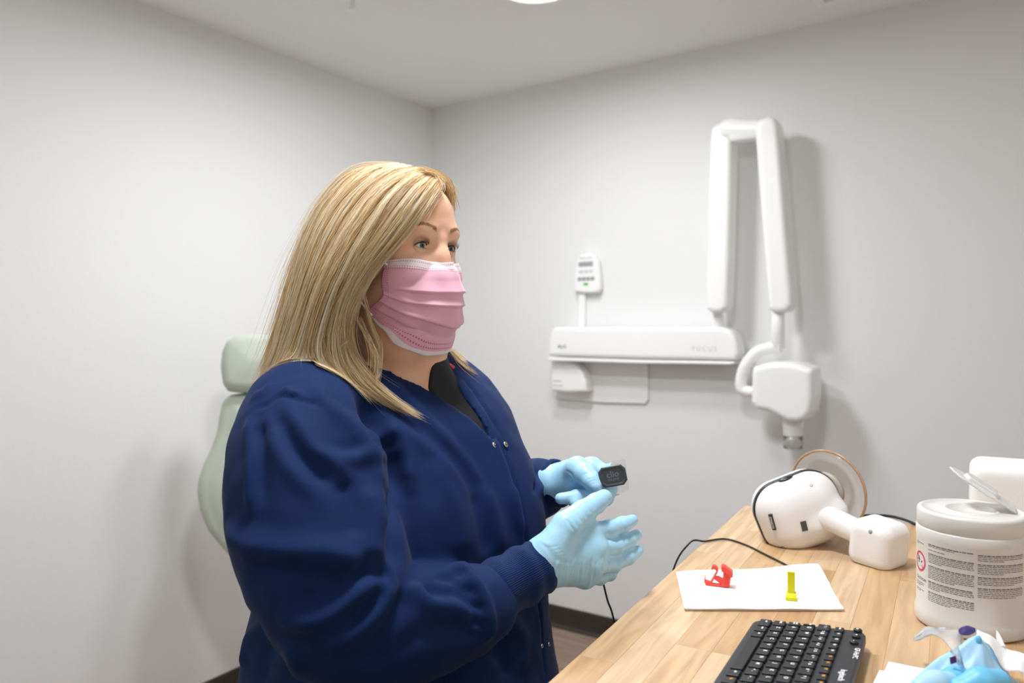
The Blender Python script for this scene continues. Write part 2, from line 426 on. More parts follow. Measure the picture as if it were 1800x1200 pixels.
obj('deflector', lathe([(.004, -.046), (.015, -.045), (.015, -.042), (.004, -.041)], 24, T), M_white2, st, True)

# ---------------------------------------------------------------- x-ray unit on the back wall
def wp(x, y, off):
    d = cF + cR*(x-900)/FOC - cU*(y-600)/FOC
    P = CAM + d*(((C0+ndir*off)-CAM)@ndir)/(d@ndir)
    return ((P-C0)@bdir, P[2])
def wpoly(pts, off): return [wp(x, y, off) for x, y in pts]
def wslab(name, pts, front, back, rr, m, parent, h=.004, bulge=0, smooth=1, extra=None):
    P = wpoly(pts, front); lo = np.min(P, 0); hi = np.max(P, 0); off = (front+back)/2
    a = []
    for s in (lo[0], hi[0]):
        for z in (lo[1], hi[1]):
            for d in (front+bulge, back-bulge): a.append(C0+bdir*s+up3*z+ndir*d)
    a = np.array(a); F = Field.box(a.min(0)-.02, a.max(0)+.02, h)
    F.slab(MW @ Matrix.Translation((0, 0, off)), P, abs(front-back)/2, rr, bulge=bulge)
    if extra: extra(F)
    return sdf_obj(name, F, m, parent, smooth)
def wpt(x, y, off):
    s, z = wp(x, y, off); return C0+bdir*s+up3*z+ndir*off
base = wpt(1130, 700, 0)
xr = thing('xray_wall_unit', 'white wall mounted dental x-ray unit with tall folded double arm on the back wall', 'x-ray unit', base)
wslab('mount_bar', [(968, 581), (974, 575), (1120, 575), (1270, 575), (1283, 580), (1291, 592), (1295, 606), (1297, 622), (1293, 634), (1130, 631), (963, 626), (963, 600)], .125, .02, .016, M_white, xr)
wslab('lower_trim', [(963, 627.5), (1130, 632.5), (1292, 635.5), (1290, 639), (1283, 641), (1130, 639), (963, 634.5)], .1225, .02, .003, M_white, xr, .0035)
wslab('back_plate', [(975, 622), (1139, 625), (1139, 703), (1134, 710), (1060, 708), (982, 702), (975, 696)], .012, .001, .003, M_white2, xr, .003)
wslab('switch_housing', [(968, 634), (995, 633), (1012, 640), (1024, 655), (1029, 672), (1030, 689), (1000, 690), (968, 687)], .085, .012, .012, M_white, xr)
# arms
wslab('rear_arm', [(1247, 240), (1250, 222), (1262, 216), (1278, 219), (1285, 228), (1284, 300), (1281, 440), (1277, 540), (1268, 549), (1250, 550), (1241, 543), (1240, 520), (1243, 380)], .155, .06, .018, M_white, xr)
wslab('front_arm', [(1325, 222), (1333, 208), (1350, 203), (1360, 206), (1366, 216), (1371, 270), (1381, 400), (1391, 520), (1391, 538), (1383, 548), (1362, 550), (1351, 543), (1348, 520), (1337, 380)], .185, .085, .020, M_white, xr)
F = Field.box(np.minimum(wpt(1262, 260, .03), wpt(1350, 190, .03))-.15, np.maximum(wpt(1262, 260, .12), wpt(1350, 190, .12))+.15, .004)
a, bq = wpt(1283, 228, .13), wpt(1340, 228, .14)
F.cap(a, bq, .040, .036); F.cap(wpt(1268, 234, .10), wpt(1290, 230, .12), .036, .040, k=.02); F.rbox((a+bq)/2-up3*.012, (.05, .03, .03), .012, [bdir, ndir, up3], k=.01)
sdf_obj('elbow_joint', F, M_white, xr)
def rod(p, q, r0, r1, name, m=M_white, bands=()):
    p, q = Vector(p), Vector(q); d = q-p
    M = Matrix.Translation(p) @ d.to_track_quat('Z', 'Y').to_matrix().to_4x4(); L = d.length
    return obj(name, lathe([(r0*.9, 0), (r0, .002), (r1, L-.002), (r1*.9, L)], 32, M), m, xr, True)
rod(wpt(1263, 578, .075), wpt(1261, 545, .085), .0245, .021, 'swivel_neck')
rod(wpt(1366, 612, .135), wpt(1368, 540, .135), .0255, .021, 'drop_neck')
pts = catmull([wpt(*p) for p in [(1372, 609, .135), (1350, 612, .14), (1330, 619, .145), (1312, 640, .15), (1303, 664, .15), (1304, 683, .15), (1318, 688, .15), (1334, 686, .15)]], 8)
obj('yoke', tube(pts, np.interp(np.linspace(0, 1, len(pts)), [0, .15, .5, 1], [.024, .021, .021, .019]), 20), M_white, xr, True)
wslab('tube_head', [(1320, 655), (1323, 645), (1345, 638), (1375, 636), (1405, 640), (1426, 648), (1429, 654), (1429, 700), (1425, 725), (1416, 738), (1402, 743), (1384, 742), (1370, 734), (1350, 724), (1328, 720), (1319, 708)], .225, .075, .022, M_white, xr, .004)
M_ = Matrix.Translation(Vector(wpt(1394, 745, .15)))
obj('cone_collar', lathe([(.031, -.042), (.0335, -.038), (.0335, -.012), (.036, -.008), (.036, .02), (.02, .02)], 40, M_), M_white, xr, True)
obj('clear_cone', lathe([(.0325, -.085), (.0325, -.03), (.0300, -.03), (.0300, -.085), (.0325, -.085)], 40, M_, cap=False), M_clear, xr, True)
# lettering on the bar and the housing
def wtext(name, s, x, y, off, size, m, parent, spacing=1, bold=0):
    c = wpt(x, y, off)
    Mt = Matrix.Translation(Vector(c)) @ MW.to_3x3().to_4x4()
    me = text_mesh(s, size, Mt, .0004, spacing, bold); return obj(name, me, m, parent)
wtext('lettering', 'FOCUS', 1238, 613, .1256, .025, M_midgrey, xr, 1.35)
wtext('lettering', 'MyG', 988, 609, .1256, .019, M_grey, xr, 1.2, .0006)
bm = bmesh.new()
for i, (x0, x1, yy) in enumerate(((972, 987, 669), (972, 989, 677))):
    a_, b_ = wp(x0, yy, .086), wp(x1, yy, .086)
    bm_box(bm, (b_[0]-a_[0], .006, .0006), MW @ Matrix.Translation(((a_[0]+b_[0])/2, a_[1], .0858)))
obj('print', bm, M_midgrey, xr)

# control panel above the bar
cp = thing('control_panel', 'small white wall control panel with display, keys and green light above the x-ray unit', 'control panel', wpt(1030, 515, 0))
wslab('housing', [(1011, 470), (1014, 454), (1020, 447), (1032, 446), (1044, 448), (1050, 458), (1054, 490), (1054, 508), (1049, 514), (1030, 515), (1011, 513), (1008, 506), (1008, 490)], .04, .004, .010, M_white2, cp, .003)
wslab('cable_cover', [(1016, 512), (1028, 512), (1027, 577), (1016, 577)], .02, .001, .004, M_white2, cp, .003)
def pad_rect(name, x0, y0, x1, y1, m, n=1, mm=1):
    a_, b_ = wp(x0, y1, .041), wp(x1, y0, .041); w, h = b_[0]-a_[0], b_[1]-a_[1]
    for i in range(n):
        for j in range(mm):
            o = obj(name, box((w/n*.86, h/mm*(.8 if mm > 1 else 1), .0016), MW @ Matrix.Translation((a_[0]+w*(i+.5)/n, a_[1]+h*(j+.5)/mm, .0405)), .0004, 1), m, cp)
pad_rect('display', 1015, 459, 1044, 469, M_grey, 1)
pad_rect('key', 1015, 486, 1045, 494, M_grey, 4)
pad_rect('key', 1017, 474, 1043, 480, M_midgrey, 3)
pad_rect('key', 1018, 451, 1042, 455, M_midgrey, 2)
pad_rect('status_light', 1025, 497, 1034, 501.5, M_green_led, 1)

# ---------------------------------------------------------------- dental chair behind the woman
ch0 = px(520, 900, 2.45)
chair = thing('dental_chair', 'pale green vinyl dental chair standing behind the woman', 'chair', (ch0[0], ch0[1], 0))
CYD = 2.42
def cpoly(pts): return [(px(x, y, CYD)[0]-px(465, 800, CYD)[0], px(x, y, CYD)[2]-px(465, 800, CYD)[2]) for x, y in pts]
MC = Matrix.Translation(Vector(px(465, 800, CYD))) @ Matrix.Rotation(math.radians(14), 4, 'Z') @ Matrix.Rotation(math.radians(90-10), 4, 'X')
def mir(pts): return pts + [(930-x, y) for x, y in pts[::-1]]
hp = cpoly(mir([(450, 589), (418, 591), (402, 600), (394, 618), (392, 645), (396, 675), (404, 688), (425, 691)]))
bp_ = cpoly(mir([(450, 688), (407, 692), (394, 704), (389, 730), (386, 757), (378, 783), (366, 812), (358, 838), (357, 858), (362, 888), (376, 922), (402, 955), (430, 985), (450, 990)]))
def chair_slab(name, P, half, rr, off, bulge, m=M_sage, h=.006):
    M = MC @ Matrix.Translation((0, 0, off)); q = [M @ Vector((x, y, z)) for x, y in P for z in (-half-bulge, half+bulge)]; q = np.array(q)
    F = Field.box(q.min(0)-.03, q.max(0)+.03, h); F.slab(M, P, half, rr, bulge=bulge); return sdf_obj(name, F, m, chair, 2)
chair_slab('headrest', hp, .045, .035, .035, .014)
chair_slab('backrest', bp_, .04, .034, 0, .03)
chair_slab('back_shell', [(x*.86, y*.9-.01) for x, y in bp_], .012, .01, -.066, 0, M_white2)
obj('headrest_bar', box((.06, .3, .012), MC @ Matrix.Translation((0, .22, -.035)), .003), M_chrome, chair)
F = Field.box((-1.0, 1.55, .3), (.05, 2.6, .75), .008)
sc_ = px(520, 1060, 2.2)
ax = np.array([math.sin(.35), -math.cos(.35), 0]); ay = np.array([math.cos(.35), math.sin(.35), 0])
so = np.array([-.50, 2.33, .50])
F.rbox(so+ax*.16, (.24, .225, .055), .05, [ax, ay, up3]); F.rbox(so+ax*.5+up3*-.02, (.2, .19, .045), .04, [ax, ay, up3], k=.05)
F.rbox(so-ax*.07+up3*.09, (.05, .17, .10), .04, [ax, ay, up3], k=.05)
sdf_obj('seat', F, M_sage, chair, 2)
fr = frame(so+ax*.2, ax, ay)
obj('base_plate', box((.62, .34, .05), Matrix.Translation(Vector((0, 0, .025-.5))) @ fr, .02, 3), M_white2, chair)
obj('lift_column', box((.26, .18, .42), Matrix.Translation(Vector((0, 0, -.25))) @ fr, .03, 3), M_white2, chair)
# ---------------------------------------------------------------- desk
DZ = 1.0; DROT = math.radians(30.5)
DW, DL, DT = .76, 1.22, .038
dc = pz(1310, 888, DZ)
dx = np.array([math.cos(DROT), -math.sin(DROT), 0]); dy = np.array([math.sin(DROT), math.cos(DROT), 0])      # dx to the right, dy away
MD = Matrix(((dx[0], dy[0], 0, dc[0]), (dx[1], dy[1], 0, dc[1]), (0, 0, 1, DZ), (0, 0, 0, 1)))           # origin: far left corner of the top
def dm(x, y, z=0): return MD @ Matrix.Translation((x, y, z))
M_stave = wood_mat('butcher_block', ['d2b288', 'c5a176', 'd8bd98', 'ceac80', 'ba9266'], '9a7044', .38, (60, 5, 60), .55, .03)
M_core = mat('block_core', 'd9b27c', .5)
M_frame = mat('desk_frame', '3b3c3e', .45)
desk = thing('desk', 'butcher block topped desk in front of the woman', 'desk', (MD @ Vector((DW/2, -DL/2, -DZ))))
top = obj('tabletop', box((DW-.004, DL-.004, DT-.008), dm(DW/2, -DL/2, -DT/2-.004+.001), .002), M_core, desk)
rs = random.Random(11); SW = .0422; nst = 18
lens = {}
def stave_mesh(L):
    if L not in lens:
        me = bpy.data.meshes.new('stave'); b = box((SW-.0001, L-.0001, .012), Matrix.Translation((0, 0, -.006)), .00025, 1); b.to_mesh(me); b.free(); me.materials.append(M_stave); lens[L] = me
    return lens[L]
for i in range(nst):
    y = 0; first = True
    while y < DL-.01:
        L = rs.choice((.16, .22, .28, .36, .44)) if not first else rs.choice((.1, .18, .26, .34)); first = False
        L = round(min(L, DL-y), 3)
        if DL-y-L < .06: L = round(DL-y, 3)
        o = bpy.data.objects.new('stave', stave_mesh(L)); COL.objects.link(o); o.parent = top
        o.matrix_world = dm(SW*(i+.5), -y-L/2, 0); y += L
for n, (w, l, x, y) in (('apron', (DW-.16, .02, DW/2, -.09)), ('apron', (DW-.16, .02, DW/2, -DL+.09)), ('apron', (.02, DL-.2, .09, -DL/2)), ('apron', (.02, DL-.2, DW-.09, -DL/2))):
    obj(n, box((w, l, .07), dm(x, y, -DT-.035), .002), M_frame, desk)
for x in (.1, DW-.1):
    for y in (-.1, -DL+.1):
        obj('leg', box((.05, .05, DZ-DT), dm(x, y, -DT-(DZ-DT)/2), .004), M_frame, desk)

# ---------------------------------------------------------------- wipes canister
M_can = mat('canister_plastic', 'd6d3cd', .34, sss=.0)
M_ink = mat('label_ink', '57575a', .6); M_red = mat('label_red', 'd8305c', .6)
M_lidclear = mat('lid_flap', 'f3f2f0', .25, trans=.45, ior=1.4)
fr_ = pz(1706, 1127, DZ); v = np.array([fr_[0], fr_[1], 0]); v = v/np.linalg.norm(v); CR = .0605
cc = fr_ + v*CR
can = thing('wipes_canister', 'white cylindrical wipes canister with printed label and open flip lid on the desk', 'canister', cc)
T = Matrix.Translation(Vector(cc))
obj('body', lathe([(.056, 0), (.0598, .002), (.0605, .005), (.0605, .0165), (.0586, .0195), (.0585, .06), (.0585, .1035), (.0592, .1065), (.0592, .117), (.0575, .1195), (.054, .1195)], 96, T), M_can, can, True)
lid = obj('lid', lathe([(.0572, .1185), (.0582, .1195), (.0582, .1365), (.0572, .139), (.0545, .1402), (.0525, .1402), (.0515, .1388), (.030, .1388), (.029, .1405), (.0265, .1405), (.0255, .1380), (.001, .1372)], 96, T), M_can, can, True)
vr = np.array([v[1], -v[0], 0])
hinge = cc+up3*.1405+vr*.046+v*.018
hd = -(vr*.92+v*-.05); hd /= np.linalg.norm(hd)
tip = px(1668, 820, cc[1]+.028); hv = tip-hinge; HL = np.linalg.norm(hv)
Mf = frame(hinge, hv, v)
F = Field.box(np.minimum(hinge, tip)-.05, np.maximum(hinge, tip)+.05, .0016)
F.slab(Mf, [(0, -.02), (HL*.35, -.024), (HL*.8, -.022), (HL*.93, -.012), (HL, 0), (HL*.93, .012), (HL*.8, .022), (HL*.35, .024), (0, .02)], .0014, .0012)
F.slab(Mf @ Matrix.Translation((0, 0, -.003)), [(HL*.3, -.016), (HL*.72, -.016), (HL*.78, 0), (HL*.72, .016), (HL*.3, .016)], .003, .001, k=.001)
sdf_obj('flip_flap', F, M_lidclear, can)
def cyl(u, z, r=.0587): # u: angle in radians from the direction facing the viewer, positive to the right
    return cc + up3*z + r*(-v*math.cos(u)+vr*math.sin(u))
rl = random.Random(5); bv, bf, rv, rf_ = [], [], [], []
def strip(V, Fc, u0, u1, z0, z1, tilt=0):
    n = max(1, int((u1-u0)/.06)); b0 = len(V)
    for i in range(n+1):
        u = u0+(u1-u0)*i/n
        V += [cyl(u, z0), cyl(u, z1)]
    for i in range(n): a = b0+2*i; Fc.append((a, a+2, a+3, a+1))
def column(u0, u1, ztop, blocks):
    z = ztop
    for nlines, boldfirst in blocks:
        for i in range(nlines):
            u = u0; end = u1 if i < nlines-1 else u0+(u1-u0)*rl.uniform(.3, .8)
            h = .00105 if (i == 0 and boldfirst) else .00068
            while u < end-.015:
                w = rl.uniform(.03, .11); e = min(u+w, end); strip(bv, bf, u, e, z-h, z); u = e+.014
            z -= .00205
        z -= .0024
column(-.84, .055, .1015, [(2, 1), (1, 0), (6, 1), (8, 1), (5, 1), (6, 1)])
column(.115, 1.05, .1005, [(4, 1), (6, 1), (5, 1), (6, 1)])
column(-1.30, -.96, .0985, [(2, 0)]); column(-1.30, -.96, .0500, [(3, 0), (2, 0)])
column(1.13, 1.5, .1005, [(7, 1), (8, 1), (4, 0)])
obj('label_print', pydata('label_print', bv, bf), M_ink, can)
def ring(V, Fc, uc, zc, r0, r1, a0=0, a1=2*math.pi, n=40):
    b0 = len(V)
    for i in range(n+1):
        a = a0+(a1-a0)*i/n
        for r in (r0, r1): V.append(cyl(uc+r*math.cos(a)/.0587, zc+r*math.sin(a), .0588))
    for i in range(n): q = b0+2*i; Fc.append((q, q+1, q+3, q+2))
ring(rv, rf_, -1.13, .0755, .0098, .0122)
b0 = len(rv)
for t in (-1, 1):
    for s in (-1, 1): rv.append(cyl(-1.13+(t*.007+s*.0006)/.0587, .0755-t*.0073+s*.0006, .0588))
rf_.append((b0, b0+1, b0+3, b0+2))
b0 = len(rv)
obj('warning_sign', pydata('warning_sign', rv, rf_), M_red, can)
gv, gf = [], []
for du, dz, r in ((-.0035, .0045, .0013), (-.0022, .0018, .0018), (-.0048, .0018, .0010), (.0042, -.0002, .0011), (.0052, .0012, .0007), (-.003, -.0016, .001)):
    ring(gv, gf, -1.13+du/.0587, .0755+dz, 0.00001, r, n=10)
obj('warning_figure', pydata('warning_figure', gv, gf), M_dark, can)
tm = text_mesh('CAUTION', .0052, Matrix(), 0, 1.0)
for q in tm.vertices: q.co = Vector(cyl(-1.10+q.co.x/.0587, .0545+q.co.y, .0588))
obj('lettering', tm, M_ink, can)

# ---------------------------------------------------------------- white dispenser box behind the canister
bx = px(1790, 900, 1.16); bw, bh, bd = .19, .185, .10
bl = px(1704, 870, 1.16)
F = Field.box((bl[0]-.08, bl[1]-.2, .99), (bl[0]+.32, bl[1]+.2, 1.22), .004)
bt = px(1760, 813, 1.13)[2]
bcx = np.array([bl[0], bl[1], 0])+dx*(bw/2)*1.0+dy*.01
F.rbox((bcx[0], bcx[1], (DZ+.001+bt)/2), (bw/2, bd/2, (bt-DZ-.001)/2), .018, [dx, dy, up3])
wb = thing('dispenser_box', 'white rounded plastic dispenser box behind the wipes canister', 'dispenser', (bcx[0], bcx[1], DZ))
sdf_obj('body', F, M_white2, wb, 2)
sdf_band('lid_seam', (bcx[0], bcx[1], (DZ+.001+bt)/2), (bw/2, bd/2, (bt-DZ-.001)/2), .018, [dx, dy, up3], up3, .035, .0012, M_midgrey, wb, h=.002)

# ---------------------------------------------------------------- handheld x-ray device lying on the desk
M_dev = mat('device_shell', 'e9e7e5', .25); M_band = mat('device_band', '26282a', .35); M_cone = mat('device_cone', '8e8b88', .4)
M_amber = mat('amber_rim', 'dcb48a', .2, trans=.5, ior=1.45); M_flange = mat('cone_flange', 'b3a9a0', .4)
M_shield = mat('acrylic_shield', 'f6efe8', .03, trans=1, ior=1.1)
def view_axes(x, y):
    d = cF + cR*(x-900)/FOC - cU*(y-600)/FOC; d /= np.linalg.norm(d); r = np.cross(d, up3); r /= np.linalg.norm(r); return d, r, np.cross(r, d)
vd, vrr, vu = view_axes(1402, 898)
DY_ = 1.245
Cb = px(1402, 897, DY_)
Nn = .32*vrr-.20*vu-.92*vd; Nn /= np.linalg.norm(Nn)
ang = math.radians(22); A1 = math.cos(ang)*vrr+math.sin(ang)*vu; A1 -= Nn*(A1@Nn); A1 /= np.linalg.norm(A1); A2 = np.cross(Nn, A1)
dev = thing('handheld_xray_device', 'white handheld dental x-ray device with black band and clear round shield lying on the desk', 'x-ray device', (Cb[0], Cb[1], DZ))
def bodyshape(F, grow=0):
    F.rbox(Cb, np.array((.070, .0605, .052))+grow, .046+grow, [A1, A2, Nn])
lo, hi = Cb-.14, Cb+.14
F = Field.box(lo, hi, .0028); bodyshape(F)
F.cap(Cb+A1*.012-A2*.02+Nn*.038, Cb+A1*.048-A2*.012+Nn*.032, .016, .020, k=.012)
body = sdf_obj('body', F, M_dev, dev, 2)
FB = Field.box(lo, hi, .0016); bodyshape(FB, .0018)
FB.d = np.maximum(FB.d, np.abs(((FB.x[:, None, None]-Cb[0])*Nn[0]+(FB.y[None, :, None]-Cb[1])*Nn[1]+(FB.z[None, None, :]-Cb[2])*Nn[2])-.006)-.0052)
sdf_obj('band', FB, M_band, dev, 1)
def surf(F, x, y, Y0=.8, Y1=1.6):
    P0, P1 = px(x, y, Y0), px(x, y, Y1); T_ = np.linspace(0, 1, 600)[:, None]; P = P0+(P1-P0)*T_; dd = F.at(P); i = np.argmax(dd < 0)
    return P[i], F.grad(P[i:i+1])[0]
def decal(F, x, y, w, h, m, name, parent, rot=0, thick=.0012, rr=.001, text=None, tm_=None, push=0.0):
    P, n = surf(F, x, y); ex = A1 - n*(A1@n); M = frame(P+n*push, ex, np.cross(n, ex)) @ Matrix.Rotation(rot, 4, 'Z')
    o = obj(name, box((w, h, thick), M, rr*.3, 1), m, parent)
    if text: obj('lettering', text_mesh(text, h*.62, M @ Matrix.Translation((0, 0, thick/2)), .0002, 1.1), tm_, o)
    return o
decal(F, 1358, 917, .0062, .027, M_dark, 'badge', dev, rot=-.12, thick=.005)
P, n = surf(F, 1358, 917); ex = A1-n*(A1@n); Mx = frame(P, ex, np.cross(n, ex)) @ Matrix.Rotation(-.12+math.pi/2, 4, 'Z') @ Matrix.Translation((0, 0, .0026))
obj('lettering', text_mesh('NOMAD', .0052, Mx, .0001, 1.1), M_white2, dev)
decal(F, 1413, 924, .0095, .016, mat('switch_grey', '4a4845', .4), 'trigger', dev, rot=-.15, thick=.004)
for x, y in ((1388, 876), (1426, 853), (1443, 903), (1376, 961)):
    P, n = surf(F, x, y); obj('screw_recess', lathe([(.0005, -.001), (.0022, -.001), (.0026, .0006), (.0005, .0002)], 14, Matrix.Translation(Vector(P)) @ Vector(n).to_track_quat('Z', 'Y').to_matrix().to_4x4()), mat('recess_grey', '9d9a96', .5) if x == 1388 else bpy.data.materials['recess_grey'], dev, True)
P, n = surf(F, 1381, 842); F2 = Field.box(P-.03, P+.03, .0016); F2.ell(P, (.013, .0065, .004), [A1, np.cross(n, A1)/np.linalg.norm(np.cross(n, A1)), n]); sdf_obj('indicator_pad', F2, M_band, dev)
# handle and battery
hb = px(1545, 954, 1.132)
h0 = px(1454, 909, 1.200); h1 = px(1520, 940, 1.15)
F3 = Field.box(np.minimum(h0, hb)-.09, np.maximum(h0, hb)+.09, .0025)
F3.cap(h0, h1, .0205, .0185)
sdf_obj('handle', F3, M_dev, dev, 2)
hz = (hb[2]-DZ)
F4 = Field.box(hb-.09, hb+.09, .0025)
vh = np.array([vd[0], vd[1], 0]); vh /= np.linalg.norm(vh); q1 = vrr*math.cos(.62)-vh*math.sin(.62); q2 = vrr*math.sin(.62)+vh*math.cos(.62)
tq1 = q1*math.cos(.10)+up3*-math.sin(.10); tq3 = up3*math.cos(.10)+q1*math.sin(.10)
F4.rbox(hb, (.0345, .0345, .0365), .018, [tq1, q2, tq3])
sdf_obj('battery_pack', F4, M_dev, dev, 2)
sdf_band('battery_seam', hb, (.0345, .0345, .0365), .018, [tq1, q2, tq3], tq3, -.012, .0009, bpy.data.materials['mid_grey_print'], dev)
P, n = surf(F4, 1530, 934); obj('battery_light', lathe([(.0005, -.001), (.003, -.001), (.003, .0005), (.0005, .0006)], 16, Matrix.Translation(Vector(P)) @ Vector(n).to_track_quat('Z', 'Y').to_matrix().to_4x4()), bpy.data.materials['recess_grey'], dev, True)
# shield and cone
Sc = px(1454, 862, 1.33); vd2, vr2, vu2 = view_axes(1454, 862)
Sn = .80*vd2+.50*vr2+.22*vu2; Sn /= np.linalg.norm(Sn)
MSh = Matrix.Translation(Vector(Sc)) @ Vector(Sn).to_track_quat('Z', 'Y').to_matrix().to_4x4()
SR = .0715
obj('shield', lathe([(.024, -.0012), (SR, -.0012), (SR, .0012), (.024, .0012), (.024, -.0012)], 72, MSh, cap=False), M_shield, dev, True)
obj('shield_rim', tube([MSh @ Vector((SR*math.cos(2*math.pi*i/72), SR*math.sin(2*math.pi*i/72), 0)) for i in range(72)], .0024, 8, True), M_amber, dev, True)
k0 = px(1462, 866, 1.27)
dd = Vector(k0-Sc); kl = dd.length
MCn = Matrix.Translation(Vector(Sc)) @ Vector(-Sn).to_track_quat('Z', 'Y').to_matrix().to_4x4()
obj('cone', lathe([(.022, -.012), (.0245, -.010), (.0245, .014), (.030, .022), (.032, .055), (.02, .055)], 48, MCn), M_cone, dev, True)
obj('cone_flange', lathe([(.031, .0), (.034, .002), (.034, .008), (.028, .009)], 48, MCn), M_flange, dev, True)

def lift(root, zmin):
    for o in root.children:
        co = np.zeros(len(o.data.vertices)*3); o.data.vertices.foreach_get('co', co); co = co.reshape(-1, 3)
        Mw = np.array(o.matrix_world); w = co@Mw[:3, :3].T+Mw[:3, 3]
        if w[:, 2].min() < zmin: print('LIFT', o.name, round(w[:, 2].min()-zmin, 4)); co[:, 2] += np.maximum(0, zmin-w[:, 2]); o.data.vertices.foreach_set('co', co.ravel()); o.data.update()
lift(dev, DZ+.0006)
# ---------------------------------------------------------------- keyboard
M_kb = mat('keyboard_case', '2b2c2f', .42); M_key = mat('keycap', '1d1e20', .45); M_leg = mat('key_legend', 'f0f0f0', .5); M_org = mat('key_legend_orange', 'e0a23c', .5)
KZ = DZ+.0175
zk, nk_, qk = pz(1365, 1102, KZ), pz(1335.5, 1153.5, KZ), pz(1230+1143/6, 1060+257/6, KZ+.001)
kx = nk_-zk; kx[2] = 0; pitch = np.linalg.norm(kx)/5; kx /= np.linalg.norm(kx); ky = np.cross(up3, kx)        # kx along the rows (away from the far end), ky towards the logo side
if (qk-zk)@ky < 0: ky = -ky
rowp = ((qk-zk)@ky)/2
KB0 = zk                                                                   # origin: the Z key
kxv = lambda i, j, z=0: KB0 + kx*(i*pitch) + ky*(j*rowp) + up3*z
def kpos(x, y, z=KZ): P = pz(x, y, z)-KB0; return P@kx, P@ky
e0 = kpos(1331, 1078)[0]; yL = kpos(1290, 1131)[1]; yR = kpos(1522, 1115, KZ+.003)[1]; KLen = .285
kb = thing('keyboard', 'black wireless keyboard with white lettering in the foreground of the desk', 'keyboard', (KB0[0], KB0[1], DZ))
poly = []
for (cx_, cy_, a0) in ((e0+.012, yL+.012, 180), (e0+KLen-.012, yL+.012, 270), (e0+KLen-.012, yR-.012, 0), (e0+.012, yR-.012, 90)):
    for k in range(7): a = math.radians(a0+15*k); poly.append((cx_+.012*math.cos(a), cy_+.012*math.sin(a)))
sgn = 1 if np.cross(kx, ky)[2] > 0 else -1
MK = Matrix(((kx[0], ky[0], 0, KB0[0]), (kx[1], ky[1], 0, KB0[1]), (0, 0, 1, 0), (0, 0, 0, 1)))
bm = bmesh.new(); rings = []
wdt = yR-yL
def ztop(y): return DZ+.0105+.010*(y-yL)/wdt
for inset, fz in ((.0015, 0), (0, .25), (0, .8), (.0012, .95), (.003, 1.0)):
    rr = []
    for (x, y) in poly:
        cx0, cy0 = e0+KLen/2, (yL+yR)/2; sx = 1-inset/(KLen/2); sy = 1-inset/(wdt/2)
        X, Y = cx0+(x-cx0)*sx, cy0+(y-cy0)*sy; bot = DZ+.0006+.0075*max(0, (y-yL)/wdt-.15)
        rr.append(bm.verts.new(MK @ Vector((X, Y, bot+(ztop(Y)-bot)*fz))))
    rings.append(rr)
n = len(poly)
for a, b in zip(rings[:-1], rings[1:]):
    for i in range(n): bm.faces.new((a[i], a[(i+1) % n], b[(i+1) % n], b[i]))
bm.faces.new(rings[0][::-1]); bm.faces.new(rings[-1]); bmesh.ops.recalc_face_normals(bm, faces=bm.faces)
obj('case', bm, M_kb, kb)
for i in (0, 1):
    obj('foot', box((.03, .008, .008), MK @ Matrix.Translation((e0+(.05 if i else KLen-.05), yR-.014, DZ+.0041)), .001, 1), M_black, kb)
tilt = math.atan(.010/wdt)
def key(i, j, w, legend, d=.8, col=None, size=.0062, name='key', sub=None, legw=0, h=.0042):
    """i: row position of the key's left edge in key units (Z = 0), j: row"""
    cx_, cy_ = (i+w/2-.5)*pitch, j*rowp
    kw, kd = w*pitch-.0035, rowp*d
    Mk_ = MK @ Matrix.Translation((cx_, cy_, ztop(cy_))) @ Matrix.Rotation(tilt, 4, 'X')
    bm = bmesh.new(); bm_box(bm, (kw, kd, h), Mk_ @ Matrix.Translation((0, 0, h/2-.0008)), .0009, 2)
    me = bpy.data.meshes.new(name); bm.to_mesh(me); bm.free(); o = obj(name, me, M_key, kb)
    if legend:
        # legends read from the typing side: letters run along kx, tops towards ky
        Ml = Mk_ @ Matrix.Translation((-kw*.16, kd*.12, h-.00075))
        if sgn < 0: Ml = Ml @ Matrix.Scale(-1, 4, (1, 0, 0)) @ Matrix.Scale(-1, 4, (1, 0, 0))
        t = text_mesh(legend, size, Ml, .00012, bold=.00012); lg = obj('legend', t, col or M_leg, o)
# legends of each row, starting at the key above/below Z
row1 = ['Z', 'X', 'C', 'V', 'B', 'N', 'M', '<  ,', '>  .', '?  /']
row2 = ['A', 'S', 'D', 'F', 'G', 'H', 'J', 'K', 'L', ':  ;', '"']
row3 = ['Q', 'W', 'E', 'R', 'T', 'Y', 'U', 'I', 'O', 'P', '{  [', '}  ]']
row4 = ['1  !', '2  @', '3  #', '4  $', '5  %', '6  ^', '7  &', '8  *', '9  (', '0  )', '-  _', '=  +']
lim = (KLen+e0)/pitch-.4
for j, off, row in ((1, -.35, row2), (0, 0, row1), (2, -.62, row3), (3, -1.02, row4)):
    for k, s in enumerate(row):
        if off+k+1 < lim: key(off+k, j, 1, s, size=.0056 if len(s) < 3 else .0044)
e_ = e0/pitch+.75
key(e_, 0, 0-e_, 'shift', size=.0036); key(e_, 1, -.35-e_, 'caps\nlock', size=.0032); key(e_, 2, -.62-e_, 'tab', size=.0036); key(e_, 3, -1.02-e_, '~  `', size=.004)
key(e_, -1, 1.35, 'ctrl', size=.0036); key(e_+1.35, -1, 1, 'start', size=.0034); key(e_+2.35, -1, 1, 'alt', size=.0036)
key(e_+3.35, -1, 5.2, ''); key(e_+8.55, -1, 1, 'alt', size=.0036); key(e_+9.55, -1, 1, 'fn', col=M_org, size=.005); key(e_+10.55, -1, 1.2, 'ctrl', size=.0036)
